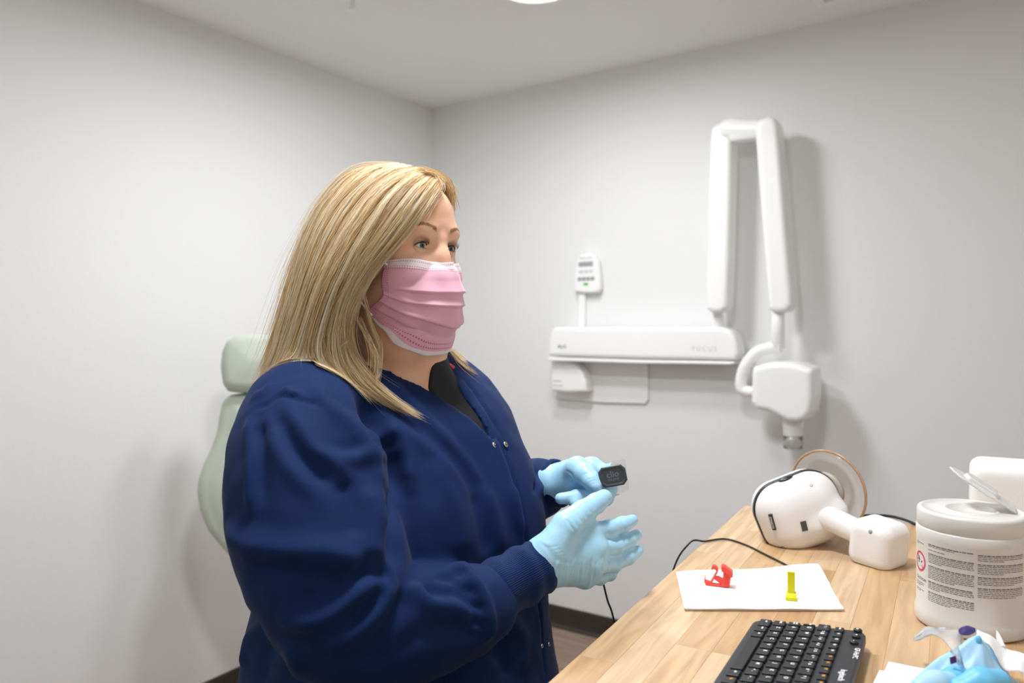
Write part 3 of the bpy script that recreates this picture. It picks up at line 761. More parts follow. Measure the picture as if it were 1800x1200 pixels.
for k in range(12):
    if e_+k*.93+1 < lim: key(e_+k*.93, 4.02, .93, 'esc' if k == 0 else 'F%d' % k, d=.56, size=.0040, col=M_org if k > 4 else M_leg)
for k in range(3):
    cx_, cy_ = kpos(1230+(1668-14*k-3*k*k)/6, 1060+(272+62*k)/6, KZ+.005)
    Mk_ = MK @ Matrix.Translation((cx_, cy_, ztop(cy_)))
    o = obj('media_button', lathe([(.0035, -.001), (.0046, .0), (.0046, .002), (.0038, .0028), (.0005, .0031)], 20, Mk_), M_key, kb, True)
    obj('legend', text_mesh(('o', '+', '-')[k], .005, Mk_ @ Matrix.Translation((0, 0, .0031)), .0001, bold=.0002), M_leg, o)
def ktext(s, x0, y0, size, sp=1):
    cx_, cy_ = kpos(x0, y0, KZ+.004); Mk_ = MK @ Matrix.Translation((cx_, cy_, ztop(cy_))) @ Matrix.Rotation(tilt, 4, 'X')
    obj('lettering', text_mesh(s, size, Mk_, .00015, sp, .0001), M_leg, kb)
ktext('logitech', 1480.5, 1183, .0085); ktext('GF-HxPC', 1505, 1145.5, .0072)

# ---------------------------------------------------------------- folded tissue with the two holders on it
M_tissue = mat('white_tissue', 'f3f1ef', .8, bump=(500, .12, .0008))
cn = [pz(*p, DZ) for p in ((1188, 1008), (1439, 996), (1484, 1075), (1203, 1074))]
nu, nv = 61, 41; P = np.zeros((nu, nv, 3))
rt = np.random.RandomState(2)
for i in range(nu):
    for j in range(nv):
        u, w = i/(nu-1), j/(nv-1)
        p = (cn[0]*(1-u)+cn[1]*u)*(1-w)+(cn[3]*(1-u)+cn[2]*u)*w
        z = .0016 + .0016*math.exp(-((w-.44-.02*u)/.03)**2)+.0015*math.exp(-((w-.72-.06*u)/.03)**2)+.0014*math.exp(-((w-.97)/.05)**2)+.003*math.exp(-((u-1)/.2)**2-((w-.15)/.3)**2)+.0003*math.sin(17*u+9*w)
        P[i, j] = p+up3*z
        P[i, j, :2] += (dy*.004*math.sin(3*u*math.pi)*(1-w))[:2]
V, Q = grid_mesh(P)
ts = thing('folded_tissue', 'white folded tissue lying flat on the desk behind the keyboard', 'tissue', P.mean((0, 1)))
for zz in (0,):
    o = obj('top_layer', quads('top_layer', V, Q), M_tissue, ts, True)
    md = o.modifiers.new('solid', 'SOLIDIFY'); md.thickness = .0012; md.offset = -1
V2 = V.copy(); V2[:, 2] = DZ+.0007; V2[:, :2] += (P.mean((0, 1))[:2]-V2[:, :2])*.012
obj('lower_layer', quads('lower_layer', V2, Q), M_tissue, ts, True).modifiers.new('solid', 'SOLIDIFY').thickness = .0006

def upright(x, y, z): # a vertical plane facing the viewer through the desk point seen at (x, y)
    o = pz(x, y, z); d = np.array([o[0], o[1], 0]); d /= np.linalg.norm(d); r = np.array([d[1], -d[0], 0]); return o, r, d
# yellow holder
o0, r0, d0 = upright(1390.5, 1056, DZ+.003)
yb = thing('bite_block', 'small yellow plastic bite block standing on the folded tissue', 'bite block', o0)
M_yel = mat('yellow_plastic', 'd9d40c', .35)
fz_ = np.linalg.norm(pz(1390, 1056, DZ)-CAM)/FOC
Mu = frame(o0, r0, up3)      # x right, y up, z towards the viewer
obj('stem', box((.0092, .030, .0026), Mu @ Matrix.Translation((.0002, .0215, -.007)), .0006, 2), M_yel, yb)
bm = bmesh.new()
pr = [(-.0095, .0), (.0, .0), (.0008, .0042), (-.004, .0068), (-.0085, .0105), (-.0095, .010)]
A = [bm.verts.new(Mu @ Vector((-.0062-(.0006 if q[0] > -.003 else 0)*1, q[1], q[0]))) for q in pr]; B = [bm.verts.new(Mu @ Vector((.0062+(.0012 if q[0] > -.003 else 0), q[1], q[0]))) for q in pr]
for i in range(len(pr)): bm.faces.new((A[i], A[(i+1) % len(pr)], B[(i+1) % len(pr)], B[i]))
bm.faces.new(A[::-1]); bm.faces.new(B); bmesh.ops.recalc_face_normals(bm, faces=bm.faces); bmesh.ops.bevel(bm, geom=list(bm.edges), offset=.0005, segments=1, affect='EDGES')
obj('base', bm, M_yel, yb)
# red holder
o0, r0, d0 = upright(1262, 1030, DZ+.0042); s_ = np.linalg.norm(o0-CAM)/FOC
M_redp = mat('red_plastic', 'ee4a3a', .35)
rb = thing('sensor_holder', 'small red plastic sensor holder standing on the folded tissue', 'sensor holder', o0)
Mu = frame(o0, r0, up3)
def uv(x, y): return ((x-1262)*s_, (1030-y)*s_*1.05)
def zc(x, y): return 1220+x/20, 985+y/20
def rprism(name, pts, z0, z1, smooth=False):
    q = [uv(*zc(x, y)) for x, y in pts]; bm = bmesh.new(); A = [bm.verts.new(Mu @ Vector((x, y, z0))) for x, y in q]; B = [bm.verts.new(Mu @ Vector((x, y, z1))) for x, y in q]; n = len(q)
    for i in range(n): bm.faces.new((A[i], A[(i+1) % n], B[(i+1) % n], B[i]))
    bm.faces.new(A[::-1]); bm.faces.new(B); bmesh.ops.recalc_face_normals(bm, faces=bm.faces); bmesh.ops.bevel(bm, geom=list(bm.edges), offset=.0003, segments=1, affect='EDGES')
    obj(name, bm, M_redp, rb)
rprism('hook', [(640, 410), (640, 350), (690, 280), (760, 280), (840, 330), (850, 410), (830, 480), (640, 850), (600, 810), (770, 520), (800, 450), (770, 400), (710, 370), (670, 390)], -.008, .0005)
rprism('foot_clip', [(440, 620), (460, 630), (450, 770), (590, 800), (640, 850), (900, 860), (900, 895), (470, 905), (410, 800), (425, 720)], -.008, .001)
rprism('strut', [(740, 630), (860, 620), (1010, 680), (1080, 860), (940, 850), (720, 700)], -.007, -.001)
rprism('post', [(1010, 420), (1215, 520), (1240, 620), (1190, 905), (880, 895), (960, 800), (1000, 690)], -.009, .001)
for k in range(3):
    x = 1075+45*k; rprism('rib', [(x-12, 450), (x+12, 460), (x+6, 850), (x-18, 850)], .0006, .0018)
rprism('cap', [(940, 300), (1000, 250), (1060, 270), (1300, 430), (1300, 560), (1220, 600), (1190, 520), (1020, 430), (960, 430)], -.010, .0032)

# black cable lying along the back edge of the desk
pc = catmull([pz(*p, DZ+.0028) for p in ((1492, 905), (1515, 906), (1540, 905.5), (1565, 907), (1590, 913), (1612, 922), (1640, 930), (1668, 934))], 8)
cb = obj('power_cable', tube(pc, .0026, 8), M_black, smooth=True); tag(cb, 'thick black cable lying along the back edge of the desk', 'cable')

# ---------------------------------------------------------------- bottom right corner of the desk
M_paper = mat('white_paper', 'f0efee', .75)
def sheet(name, pts, z, th, label):
    q = [pz(x, y, z) for x, y in pts]; bm = bmesh.new()
    B = [bm.verts.new(Vector(p)) for p in q]; A = [bm.verts.new(Vector(p)+Vector((0, 0, -th))) for p in q]; n = len(q)
    for i in range(n): bm.faces.new((A[i], A[(i+1) % n], B[(i+1) % n], B[i]))
    bm.faces.new(B); bm.faces.new(A[::-1]); bmesh.ops.recalc_face_normals(bm, faces=bm.faces); bmesh.ops.bevel(bm, geom=[e for e in bm.edges], offset=.0003, segments=1, affect='EDGES')
    tag(obj(name, bm, M_paper), label, 'paper')
sheet('paper_pad', [(1562, 1162), (1700, 1190), (1690, 1290), (1520, 1260)], DZ+.003, .0022, 'white paper pad under the loose top sheet beside the blue glove')
sheet('paper_sheet', [(1546, 1177), (1680, 1203), (1668, 1300), (1490, 1290)], DZ+.0048, .0014, 'loose white paper sheet on top of the pad, nearest the bottom edge')
# crumpled inside-out glove: a folded cone of thin nitrile
M_glove = mat('nitrile_blue', 'a9d2ec', .42, spec=.45, sss=.0, bump=(90, .10, .003))
gb = pz(1708, 1215, DZ); ap = px(1716, 1119, gb[1]+.012)
nA, nH = 96, 30; P = np.zeros((nA, nH, 3)); rg = np.random.RandomState(9); ph = rg.rand(8)*6.28
for i in range(nA):
    a = 2*math.pi*i/nA
    for j in range(nH):
        t = j/(nH-1)
        r = .0025+.041*t**.85*(1+.05*math.sin(2*a+1))
        r *= 1+.16*t*(math.sin(5*a+ph[0]+1.5*t)*.7+.5*math.sin(9*a+ph[1]-2*t)+.35*math.sin(14*a+ph[2]+3*t))*(.5+.5*t)
        c = ap*(1-t)+np.array([gb[0], gb[1]+.008, DZ+.0008])*t
        P[i, j] = c+np.array([r*math.cos(a)*1.05, r*math.sin(a)*.8, 0]); P[i, j, 2] = c[2] + (.004*math.sin(4*a+5*t) if 0 < t < 1 else 0)*t*(1-t)*3
P[:, -1, 2] = DZ+.0008
V, Q = grid_mesh(P, True)
V = np.vstack([V, ap+up3*.002]); 
gl = thing('crumpled_glove', 'crumpled light blue nitrile glove standing in a peak at the bottom right corner', 'glove', (gb[0], gb[1], DZ))
me = pydata('palm_heap', V, [tuple(q) for q in Q]+[((i+1) % nA*nH, i*nH, len(V)-1) for i in range(nA)]); 
bmx = bmesh.new(); bmx.from_mesh(me); bmesh.ops.recalc_face_normals(bmx, faces=bmx.faces); bmx.to_mesh(me); bmx.free()
obj('palm_heap', me, M_glove, gl, True)
M_glove_d = mat('nitrile_deep', '6cbce2', .42, bump=(90, .10, .003))
for k, (pts_, rr) in enumerate([([(1655, 1203, .0), (1680, 1196, .01), (1705, 1190, .02)], .011), ([(1690, 1215, -.02), (1725, 1200, -.02), (1755, 1196, -.012)], .012), ([(1620, 1210, -.02), (1645, 1201, -.012), (1668, 1197, -.004)], .010)]):
    q = [px(x, y, gb[1]+d-.02) for x, y, d in pts_]
    Ff = Field.box(np.min(q, 0)-.03, np.max(q, 0)+.03, .0016); Ff.chain(q, [rr, rr*1.1, rr*.9])
    V, Q = Ff.mesh('f', 2); V[:, 2] = np.maximum(V[:, 2], DZ+.001); obj('glove_finger', quads('glove_finger', V, Q), M_glove_d if k < 2 else M_glove, gl, True)
F5 = Field.box(ap-.02, ap+.02, .001); F5.ell(ap-up3*.004-np.array([.0, .004, 0]), (.0032, .0032, .0075)); sdf_obj('knotted_tip', F5, M_glove_d, gl)
# torn clear wrapper with purple print, and a white strip
M_film = mat('clear_film', 'eef3f6', .12, trans=.75, ior=1.25)
M_purple = mat('purple_print', '4d3f7d', .4)
def ribbon(name, ctrl, m, parent, th=.0004, nv=9, seed=0, wav=.002):
    """ctrl: list of ((x, y, Y), (x, y, Y)) pairs for the two edges"""
    a = catmull([px(*c[0]) for c in ctrl], 10); b = catmull([px(*c[1]) for c in ctrl], 10); n = len(a); P = np.zeros((n, nv, 3)); rr = np.random.RandomState(seed); p0 = rr.rand(4)*6
    for i in range(n):
        for j in range(nv):
            t = j/(nv-1); P[i, j] = a[i]*(1-t)+b[i]*t
            P[i, j, 2] += wav*math.sin(.16*i+4*t+p0[0])*math.sin(math.pi*t)+wav*.4*math.sin(.3*i+p0[1])
    P[:, :, 2] = np.maximum(P[:, :, 2], DZ+.0012)
    V, Q = grid_mesh(P); o = obj(name, quads(name, V, Q), m, parent, True); md = o.modifiers.new('solid', 'SOLIDIFY'); md.thickness = th; return o
wr = thing('plastic_wrapper', 'torn clear plastic wrapper with purple print between canister and blue glove', 'wrapper', pz(1650, 1150, DZ))
ribbon('film', [((1606, 1119, .80), (1612, 1124, .785)), ((1625, 1104, .795), (1640, 1118, .765)), ((1650, 1103, .785), (1668, 1135, .745)), ((1680, 1106, .775), (1685, 1165, .715)), ((1694, 1108, .775), (1690, 1168, .745))], M_film, wr, wav=.003)
ribbon('fold', [((1606, 1119, .80), (1605, 1124, .80)), ((1622, 1108, .793), (1622, 1114, .79)), ((1640, 1104, .788), (1644, 1110, .785)), ((1662, 1103, .783), (1664, 1108, .78))], mat('film_fold', 'dfe8ee', .2, trans=.3), wr, wav=.001, seed=3)
ribbon('print', [((1685, 1106, .768), (1686, 1112, .766)), ((1692, 1101, .766), (1692, 1116, .762)), ((1702, 1099, .764), (1703, 1116, .76)), ((1714, 1104, .762), (1715, 1111, .76))], M_purple, wr, wav=.0005, seed=1)
ribbon('print', [((1669, 1155, .725), (1671, 1167, .722)), ((1680, 1152, .722), (1682, 1164, .72))], mat('purple_dark', '43175a', .4), wr, wav=.0003, seed=1)
sw = thing('paper_strip', 'white curled paper wrapper strip at the right edge in front of the canister', 'wrapper', pz(1760, 1160, DZ))
ribbon('strip', [((1718, 1106, .772), (1716, 1120, .755)), ((1735, 1114, .765), (1738, 1132, .745)), ((1755, 1128, .76), (1752, 1155, .735)), ((1775, 1142, .755), (1768, 1178, .73)), ((1800, 1150, .75), (1795, 1182, .725)), ((1830, 1160, .75), (1822, 1195, .725))], M_paper, sw, wav=.002, seed=4)
ribbon('corner_flap', [((1751, 1107, .768), (1753, 1108, .768)), ((1752, 1122, .762), (1760, 1120, .762)), ((1758, 1134, .757), (1768, 1136, .755))], M_paper, sw, wav=.0005, seed=5)
# ================================================================ the woman
def V3(*a): return np.array(a, float)
M_skin = mat('skin', 'f0c3a4', .5, spec=.35, sss=.15, bump=(320, .10, .0006), var=(22, 'e9b595'))
M_gown = mat('navy_gown', '0b2550', .8, spec=.18, sheen=.03, bump=(900, .10, .0006))
M_cuff = mat('navy_knit', '0f2853', .9, spec=.15, sheen=.1)
M_shirt = mat('black_shirt', '242629', .7, spec=.3, bump=(60, .3, .004))
M_redc = mat('red_collar', 'e04a3c', .7)
M_trous = mat('navy_trousers', '16294e', .8)
M_shoe = mat('dark_shoe', '202124', .5)
M_nitrile = mat('nitrile_glove', 'a4d3ec', .38, spec=.45, bump=(160, .16, .0016, 5))
def knit(m):
    nt = m.node_tree; b = nt.nodes['Principled BSDF']; at = nt.nodes.new('ShaderNodeAttribute'); at.attribute_name = 'rib'
    mu = nt.nodes.new('ShaderNodeMath'); mu.operation = 'SINE'; bp = nt.nodes.new('ShaderNodeBump'); bp.inputs['Strength'].default_value = .35; bp.inputs['Distance'].default_value = .001
    nt.links.new(at.outputs['Fac'], mu.inputs[0]); nt.links.new(mu.outputs[0], bp.inputs['Height']); nt.links.new(bp.outputs[0], b.inputs['Normal'])
knit(M_cuff)

# ---- frames
PSI = math.radians(57)
hF = V3(math.sin(PSI), -math.cos(PSI), 0); hL = V3(math.cos(PSI), math.sin(PSI), 0); hU = up3
eyeR = px(733, 432, 1.0)
HO = eyeR - hF*.079 + hL*.031
HAX = np.array([hF, hL, hU])
def H(f, l, u): return HO + hF*f + hL*l + hU*u
PB = math.radians(48)
bF = V3(math.sin(PB), -math.cos(PB), 0); bL = V3(math.cos(PB), math.sin(PB), 0)
BO = V3(-.160, 1.09, 0); BAX = np.array([bF, bL, up3])
def B(f, l, z): return BO + bF*f + bL*l + up3*z

class Rings:
    """stack of elliptic cross sections in the body frame: rows (z, forward offset, half depth, half width)"""
    def __init__(s, rows): s.r = np.array(rows, float)
    def fn(s, grow=0):
        r = s.r
        def f(X, Y, Z):
            z = np.clip(Z, r[0, 0], r[-1, 0]); c, a, b = [np.interp(z, r[:, 0], r[:, i]) for i in (1, 2, 3)]
            x = (X-BO[0])*bF[0]+(Y-BO[1])*bF[1]-c; y = (X-BO[0])*bL[0]+(Y-BO[1])*bL[1]
            a = a+grow; b = b+grow
            k0 = (np.abs(x/a)**2.3+np.abs(y/b)**2.3)**(1/2.3); g = np.sqrt((x/a**2)**2+(y/b**2)**2)+1e-6
            d = (k0-1)*np.minimum(k0/g, np.maximum(a, b))
            d = np.where(k0 > .2, d, -np.minimum(a, b)*.8)
            return np.maximum(d, np.maximum(r[0, 0]-Z, Z-r[-1, 0]))
        return f
    def put(s, F, k=.0, grow=0):
        R = s.r[:, 1:].max()+.12
        F.put(s.fn(grow), (BO[0]-R*1.5, BO[1]-R*1.5, s.r[0, 0]), (BO[0]+R*1.5, BO[1]+R*1.5, s.r[-1, 0]), k)
def smooth_rows(rows, n=40):
    r = np.array(rows, float); z = np.linspace(r[0, 0], r[-1, 0], n); out = [z]
    P = catmull([q for q in r], 8); return P
torso_rows = smooth_rows([(.40, -.012, .215, .250), (.60, -.012, .213, .246), (.80, -.006, .208, .240), (.92, -.004, .190, .228), (1.02, .008, .176, .212), (1.10, .008, .164, .198), (1.17, .006, .146, .186), (1.23, .006, .122, .178), (1.275, -.004, .095, .160), (1.305, -.010, .075, .125), (1.325, -.012, .066, .085)])
torso_rows[:, 2:] -= 0
TR = Rings(torso_rows)
# joints (shoulder, elbow, wrist)
sR, eR, wR = px(536, 742, .935), px(655, 1108, .825), px(950, 996, .932)
sL, eL, wL = B(-.03, .135, 1.245), V3(-.075, 1.25, 1.065), px(982, 848, 1.136)

# ---------------------------------------------------------------- gown
GH = .0042
G = Field((np.arange(-.44, .20, GH)), np.arange(.66, 1.44, GH), np.concatenate([np.arange(.44, .80, .008), np.arange(.80, 1.40, GH)]))
TR.put(G)
for sgn_, S in ((-1, sR), (1, sL)):
    G.cap(B(-.012, sgn_*.05, 1.285), S+up3*.006, .040, .060 if sgn_ < 0 else .052, k=.05)
G.d = np.minimum(G.d, 1)
# bust
G.ell(B(.092, -.075, 1.095), (.072, .082, .085), BAX, k=.06); G.ell(B(.092, .070, 1.095), (.070, .078, .085), BAX, k=.06)
# far sleeve
G.chain([sL, sL*.5+eL*.5, eL, eL*.5+wL*.5, eL*.22+wL*.78], [.058, .060, .058, .054, .048], k=.012)
# near sleeve
nsl = [(px(530, 738, .935), .074), (px(536, 800, .895), .088), (px(546, 890, .865), .0945), (px(580, 1000, .835), .090), (px(632, 1092, .825), .076), (px(700, 1098, .835), .066), (px(765, 1086, .855), .0585), (px(820, 1070, .875), .052), (px(846, 1062, .885), .044)]
ns_p = catmull([p for p, r in nsl], 3); ns_r = catmull([[r, 0, 0] for p, r in nsl], 3)[:, 0]
GS = Field(G.x, G.y, G.z)
GS.chain(list(ns_p), list(ns_r), k=.006)
hh = np.clip(.016-np.abs(G.d-GS.d), 0, None)/.016
G.d = np.minimum(G.d, GS.d)-hh*hh*.016*.25
# neck hole
nb0, nb1 = B(-.02, 0, 1.27), H(-.012, 0, -.10)
FULL = Field(G.x, G.y, G.z); FULL.d = G.d.copy()
def march(F, x, y, Y0=.70, Y1=1.45, n=900):
    P0, P1 = px(x, y, Y0), px(x, y, Y1); P = P0+(P1-P0)*np.linspace(0, 1, n)[:, None]; d = F.at(P); i = np.argmax(d < 0)
    if not (d < 0).any(): i = np.argmin(d)
    return P[i]
# V opening: polygon on the chest plane
Q1, Q2 = B(.055, 0, 1.315), B(.185, 0, 1.15)
pS = (Q2-Q1)/np.linalg.norm(Q2-Q1); pN = np.cross(bL, pS); pN = pN if pN@bF > 0 else -pN
def chest(x, y):
    d = cF + cR*(x-900)/FOC - cU*(y-600)/FOC
    P = CAM + d*((Q1-CAM)@pN)/(d@pN); return ((P-Q1)@bL, (P-Q1)@pS)
def prism(F, poly, depth=.07):
    X, Y, Z = F.x[:, None, None]-Q1[0], F.y[None, :, None]-Q1[1], F.z[None, None, :]-Q1[2]
    l = X*bL[0]+Y*bL[1]+Z*bL[2]; s = X*pS[0]+Y*pS[1]+Z*pS[2]; w = X*pN[0]+Y*pN[1]+Z*pN[2]
    m = (np.abs(l) < .3) & (np.abs(s) < .4); out = np.full(F.d.shape, .5, np.float32)
    l, s, w = [np.broadcast_to(q, F.d.shape)[m] for q in (l, s, w)]
    out[m] = np.maximum(poly_sdf(l, s, np.array(poly)), -(w+depth)); return out
near_edge = [(612, 606), (636, 622), (662, 637), (705, 660), (750, 684), (795, 716), (837, 745), (866, 771)]
far_edge = [(872, 776), (853, 750), (822, 706), (788, 664), (756, 625), (742, 600)]
vpoly = [chest(*p) for p in near_edge+far_edge]; l_, s_2 = zip(*vpoly)
vpoly += [(vpoly[-1][0]+.02, -.12), (vpoly[0][0]-.02, -.12)]
G.d = np.maximum(G.d, -prism(G, vpoly))
G.cap(nb0+up3*.012, nb1+up3*.10, .062, .075, op='sub', k=.004)
VG, QG = G.mesh('gown', 2)
NG = normals(VG, QG)
# folds: traced ridge and groove lines laid on the cloth
folds = [
 ([(398, 915), (420, 950), (480, 966), (567, 973), (613, 979), (650, 988)], .008, .014), ([(625, 992), (650, 1004), (690, 1004)], -.007, .010),
 ([(430, 985), (480, 1000), (560, 1010), (620, 1012)], -.005, .016),
 ([(480, 1080), (540, 1091), (580, 1078), (633, 1038), (673, 1014), (700, 1010)], .0085, .012), ([(500, 1050), (560, 1055), (610, 1030), (650, 1005)], -.005, .013),
 ([(560, 1140), (610, 1120), (643, 1097), (663, 1078), (682, 1045), (697, 1018)], .007, .011), ([(600, 1100), (640, 1065), (668, 1030), (690, 1012)], -.007, .009),
 ([(640, 1180), (668, 1130), (690, 1080), (706, 1030)], -.006, .012), ([(717, 1017), (733, 1043), (757, 1063), (797, 1068), (843, 1092)], .008, .010), ([(740, 1030), (770, 1045), (810, 1045), (835, 1060)], -.005, .009),
 ([(690, 1160), (730, 1120), (790, 1105), (840, 1110)], -.004, .012), ([(770, 1000), (810, 997), (833, 1022), (850, 1050), (860, 1080), (862, 1110), (845, 1130)], .006, .007),
 ([(755, 1015), (795, 1018), (815, 1045), (830, 1075), (838, 1105)], -.004, .007),
 ([(440, 725), (442, 803), (442, 920)], .005, .007), ([(455, 740), (458, 800), (462, 900)], -.004, .010), ([(497, 703), (530, 757), (550, 790), (590, 817), (617, 850)], .006, .010), ([(470, 720), (490, 790), (515, 830), (560, 880)], .004, .010), ([(480, 715), (505, 770), (540, 815), (590, 860)], -.004, .010),
 ([(553, 668), (570, 703), (603, 737), (640, 785), (660, 830)], .006, .011), ([(583, 806), (617, 808), (650, 800), (680, 805)], .005, .009), ([(590, 790), (620, 790), (655, 780)], -.002, .009),
 ([(640, 850), (655, 900), (660, 950), (650, 985)], .005, .013), ([(600, 840), (615, 890), (620, 950)], -.004, .014), ([(670, 840), (680, 900), (682, 960)], -.004, .012),
 ([(447, 717), (467, 711), (493, 695), (523, 702), (557, 713), (580, 727)], -.0024, .0030), ([(440, 700), (465, 690), (475, 675)], .003, .008), ([(500, 680), (510, 690), (530, 695)], .0035, .006),
 ([(640, 700), (650, 745), (657, 795)], -.010, .016), ([(662, 768), (687, 760), (707, 773), (716, 820), (720, 880)], .008, .011), ([(690, 790), (695, 840), (700, 900)], -.006, .012),
 ([(668, 652), (712, 697), (775, 762), (825, 818), (860, 880)], .004, .010), ([(690, 700), (735, 745), (800, 815), (840, 880)], -.004, .012), ([(640, 690), (690, 740), (732, 772), (800, 830), (830, 900)], .004, .012),
 ([(760, 800), (790, 860), (810, 930), (815, 980)], .004, .014), ([(850, 850), (870, 910), (885, 980)], .004, .012), ([(830, 860), (845, 920), (855, 980)], -.004, .012),
 ([(870, 762), (886, 795), (904, 845), (913, 870), (919, 900), (925, 950), (935, 985)], -.0035, .0028), ([(862, 765), (876, 795), (893, 845), (906, 900), (915, 950)], .003, .007), ([(900, 850), (909, 895), (919, 945)], .004, .008),
 ([(946, 1045), (952, 1103), (960, 1190)], -.004, .003), ([(900, 1050), (912, 1110), (918, 1190)], .004, .014), ([(870, 1110), (880, 1150), (885, 1195)], -.004, .012),
 ([(812, 662), (835, 690), (858, 725), (880, 765)], -.003, .0028),
 ([(425, 1060), (440, 1120), (432, 1180)], .006, .012), ([(455, 1090), (470, 1150), (475, 1195)], -.005, .014), ([(500, 1130), (520, 1170), (528, 1198)], .004, .012),
 ([(640, 690), (655, 735), (672, 785), (688, 840), (694, 900), (694, 960), (693, 1004)], -.014, .011), ([(625, 720), (640, 770), (660, 830), (672, 900), (676, 960)], .006, .014),
 ([(798, 1006), (815, 1010), (834, 1016)], -.0035, .0045), ([(812, 1032), (830, 1038), (850, 1044)], -.0035, .0045), ([(822, 1058), (840, 1065), (860, 1070)], -.0035, .0045), ([(825, 1088), (842, 1095), (862, 1098)], -.0035, .0045), ([(815, 1112), (830, 1118), (850, 1122)], -.003, .0045),
 ([(975, 835), (958, 845), (945, 870)], .004, .006), ([(938, 820), (944, 840), (940, 870)], -.004, .006),
]
def on_cloth(F, pts):
    P = catmull([march(F, *p) for p in pts], 6); return P
for pts, amp, wd in folds:
    P = on_cloth(G, pts); lo, hi = P.min(0)-3*wd, P.max(0)+3*wd
    m = np.where(((VG > lo) & (VG < hi)).all(1))[0]
    if len(m) == 0: continue
    best = np.full(len(m), 1e9); tb = np.zeros(len(m)); L_ = len(P)-1
    for i in range(L_):
        a, e = P[i], P[i+1]-P[i]; t = np.clip(((VG[m]-a)@e)/(e@e+1e-12), 0, 1)
        d = np.linalg.norm(VG[m]-a-t[:, None]*e, axis=1); w = d < best; best[w] = d[w]; tb[w] = (i+t[w])/L_
    fade = np.clip(np.minimum(tb, 1-tb)/.18, .12, 1)
    VG[m] += NG[m]*(amp*1.3*fade*np.exp(-(best/(wd*1.02))**2))[:, None]
nz = lambda P, f, p: np.sin(P[:, 0]*f+p)*np.sin(P[:, 1]*f*1.1+2*p)*np.sin(P[:, 2]*f*.9+3*p)
VG = VG + NG*(.0015*nz(VG, 42, .4)+.001*nz(VG, 95, 1.7))[:, None]
gown_me = quads('gown', VG, QG)

# ---------------------------------------------------------------- body: one continuous skin surface
hc = HO
def dense(lo, hi, dlo, dhi, fine, coarse):
    return np.concatenate([np.arange(lo, dlo, coarse), np.arange(dlo, dhi, fine), np.arange(dhi, hi, coarse)])
BF = Field(dense(-.46, .36, hc[0]-.12, hc[0]+.13, .0019, .0085), dense(.66, 1.44, hc[1]-.13, hc[1]+.12, .0019, .0085), dense(-.02, 1.62, hc[2]-.20, hc[2]+.13, .0019, .0085))
body_rows = torso_rows[torso_rows[:, 0] > .74].copy(); body_rows[:, 2:] -= .012
bt_ = Rings(body_rows); bt_.put(BF)
for sgn_, S in ((-1, sR), (1, sL)): BF.cap(B(-.012, sgn_*.05, 1.275), S, .030, .046 if sgn_ < 0 else .038, k=.05)
BF.ell(B(.080, -.07, 1.095), (.068, .076, .08), BAX, k=.05); BF.ell(B(.080, .066, 1.095), (.066, .073, .08), BAX, k=.05)
BF.chain([sR, eR, wR], [.046, .033, .022], k=.015); BF.chain([sL, eL, wL], [.040, .034, .022], k=.015)
legs = []
for sg in (-1, 1):
    hip, knee, ank, toe = B(0, sg*.095, .78), B(.012, sg*.10, .44), B(-.015, sg*.10, .085), B(.15, sg*.115, .03)
    legs.append((hip, knee, ank, toe)); BF.chain([hip, knee, ank], [.095, .058, .038], k=.03); BF.chain([ank-up3*.045, toe], [.034, .026], k=.02)
# neck
BF.cap(B(-.022, 0, 1.255), H(-.022, 0, -.07), .066, .054, k=.03)
BF.cap(B(.035, 0, 1.275), H(.028, 0, -.115), .046, .040, k=.03)
# head
e = lambda c, r, k=.02, op='add', ax=HAX: BF.ell(H(*c), r, ax, k, op)
e((-.008, 0, .034), (.095, .074, .086)); e((.030, 0, -.005), (.063, .062, .085), .03); e((.040, 0, -.052), (.056, .056, .062), .03)
e((.064, 0, -.098), (.030, .036, .026), .03)
for s in (-1, 1):
    e((.012, s*.050, -.075), (.045, .018, .030), .03); e((.058, s*.038, -.040), (.030, .026, .026), .025)
    e((.083, s*.026, .021), (.014, .026, .009), .014); e((.056, s*.051, .010), (.020, .012, .022), .02)
e((.040, 0, -.118), (.052, .052, .024), .03); e((.024, 0, -.135), (.050, .056, .026), .03)
e((.064, 0, .050), (.026, .050, .033), .03)
BF.chain([H(.091, 0, .008), H(.096, 0, -.014), H(.102, 0, -.034)], [.0085, .0085, .0095], k=.012)
for s in (-1, 1): BF.ell(H(.096, s*.010, -.038), (.011, .0075, .008), HAX, .008)
for s in (-1, 1): e((.0985, s*.0325, -.0005), (.0145, .0188, .0095), .007, 'sub')
e((.100, 0, -.072), (.010, .022, .006), .008); e((.098, 0, -.082), (.010, .019, .006), .008); BF.cap(H(.111, -.018, -.077), H(.111, .018, -.077), .0018, k=.003, op='sub')
# ears
for s in (-1, 1):
    BF.ell(H(-.010, s*.076, -.012), (.017, .007, .030), HAX, .008); BF.ell(H(-.008, s*.083, -.010), (.008, .004, .016), HAX, .004, 'sub')
VB, QB = BF.mesh('body', 1)
person = obj('person', quads('person', VB, QB), M_skin, None, True)
tag(person, 'woman in a navy gown, pink mask and blue gloves standing at the desk', 'person')
gown = obj('gown', gown_me, M_gown, person, True)
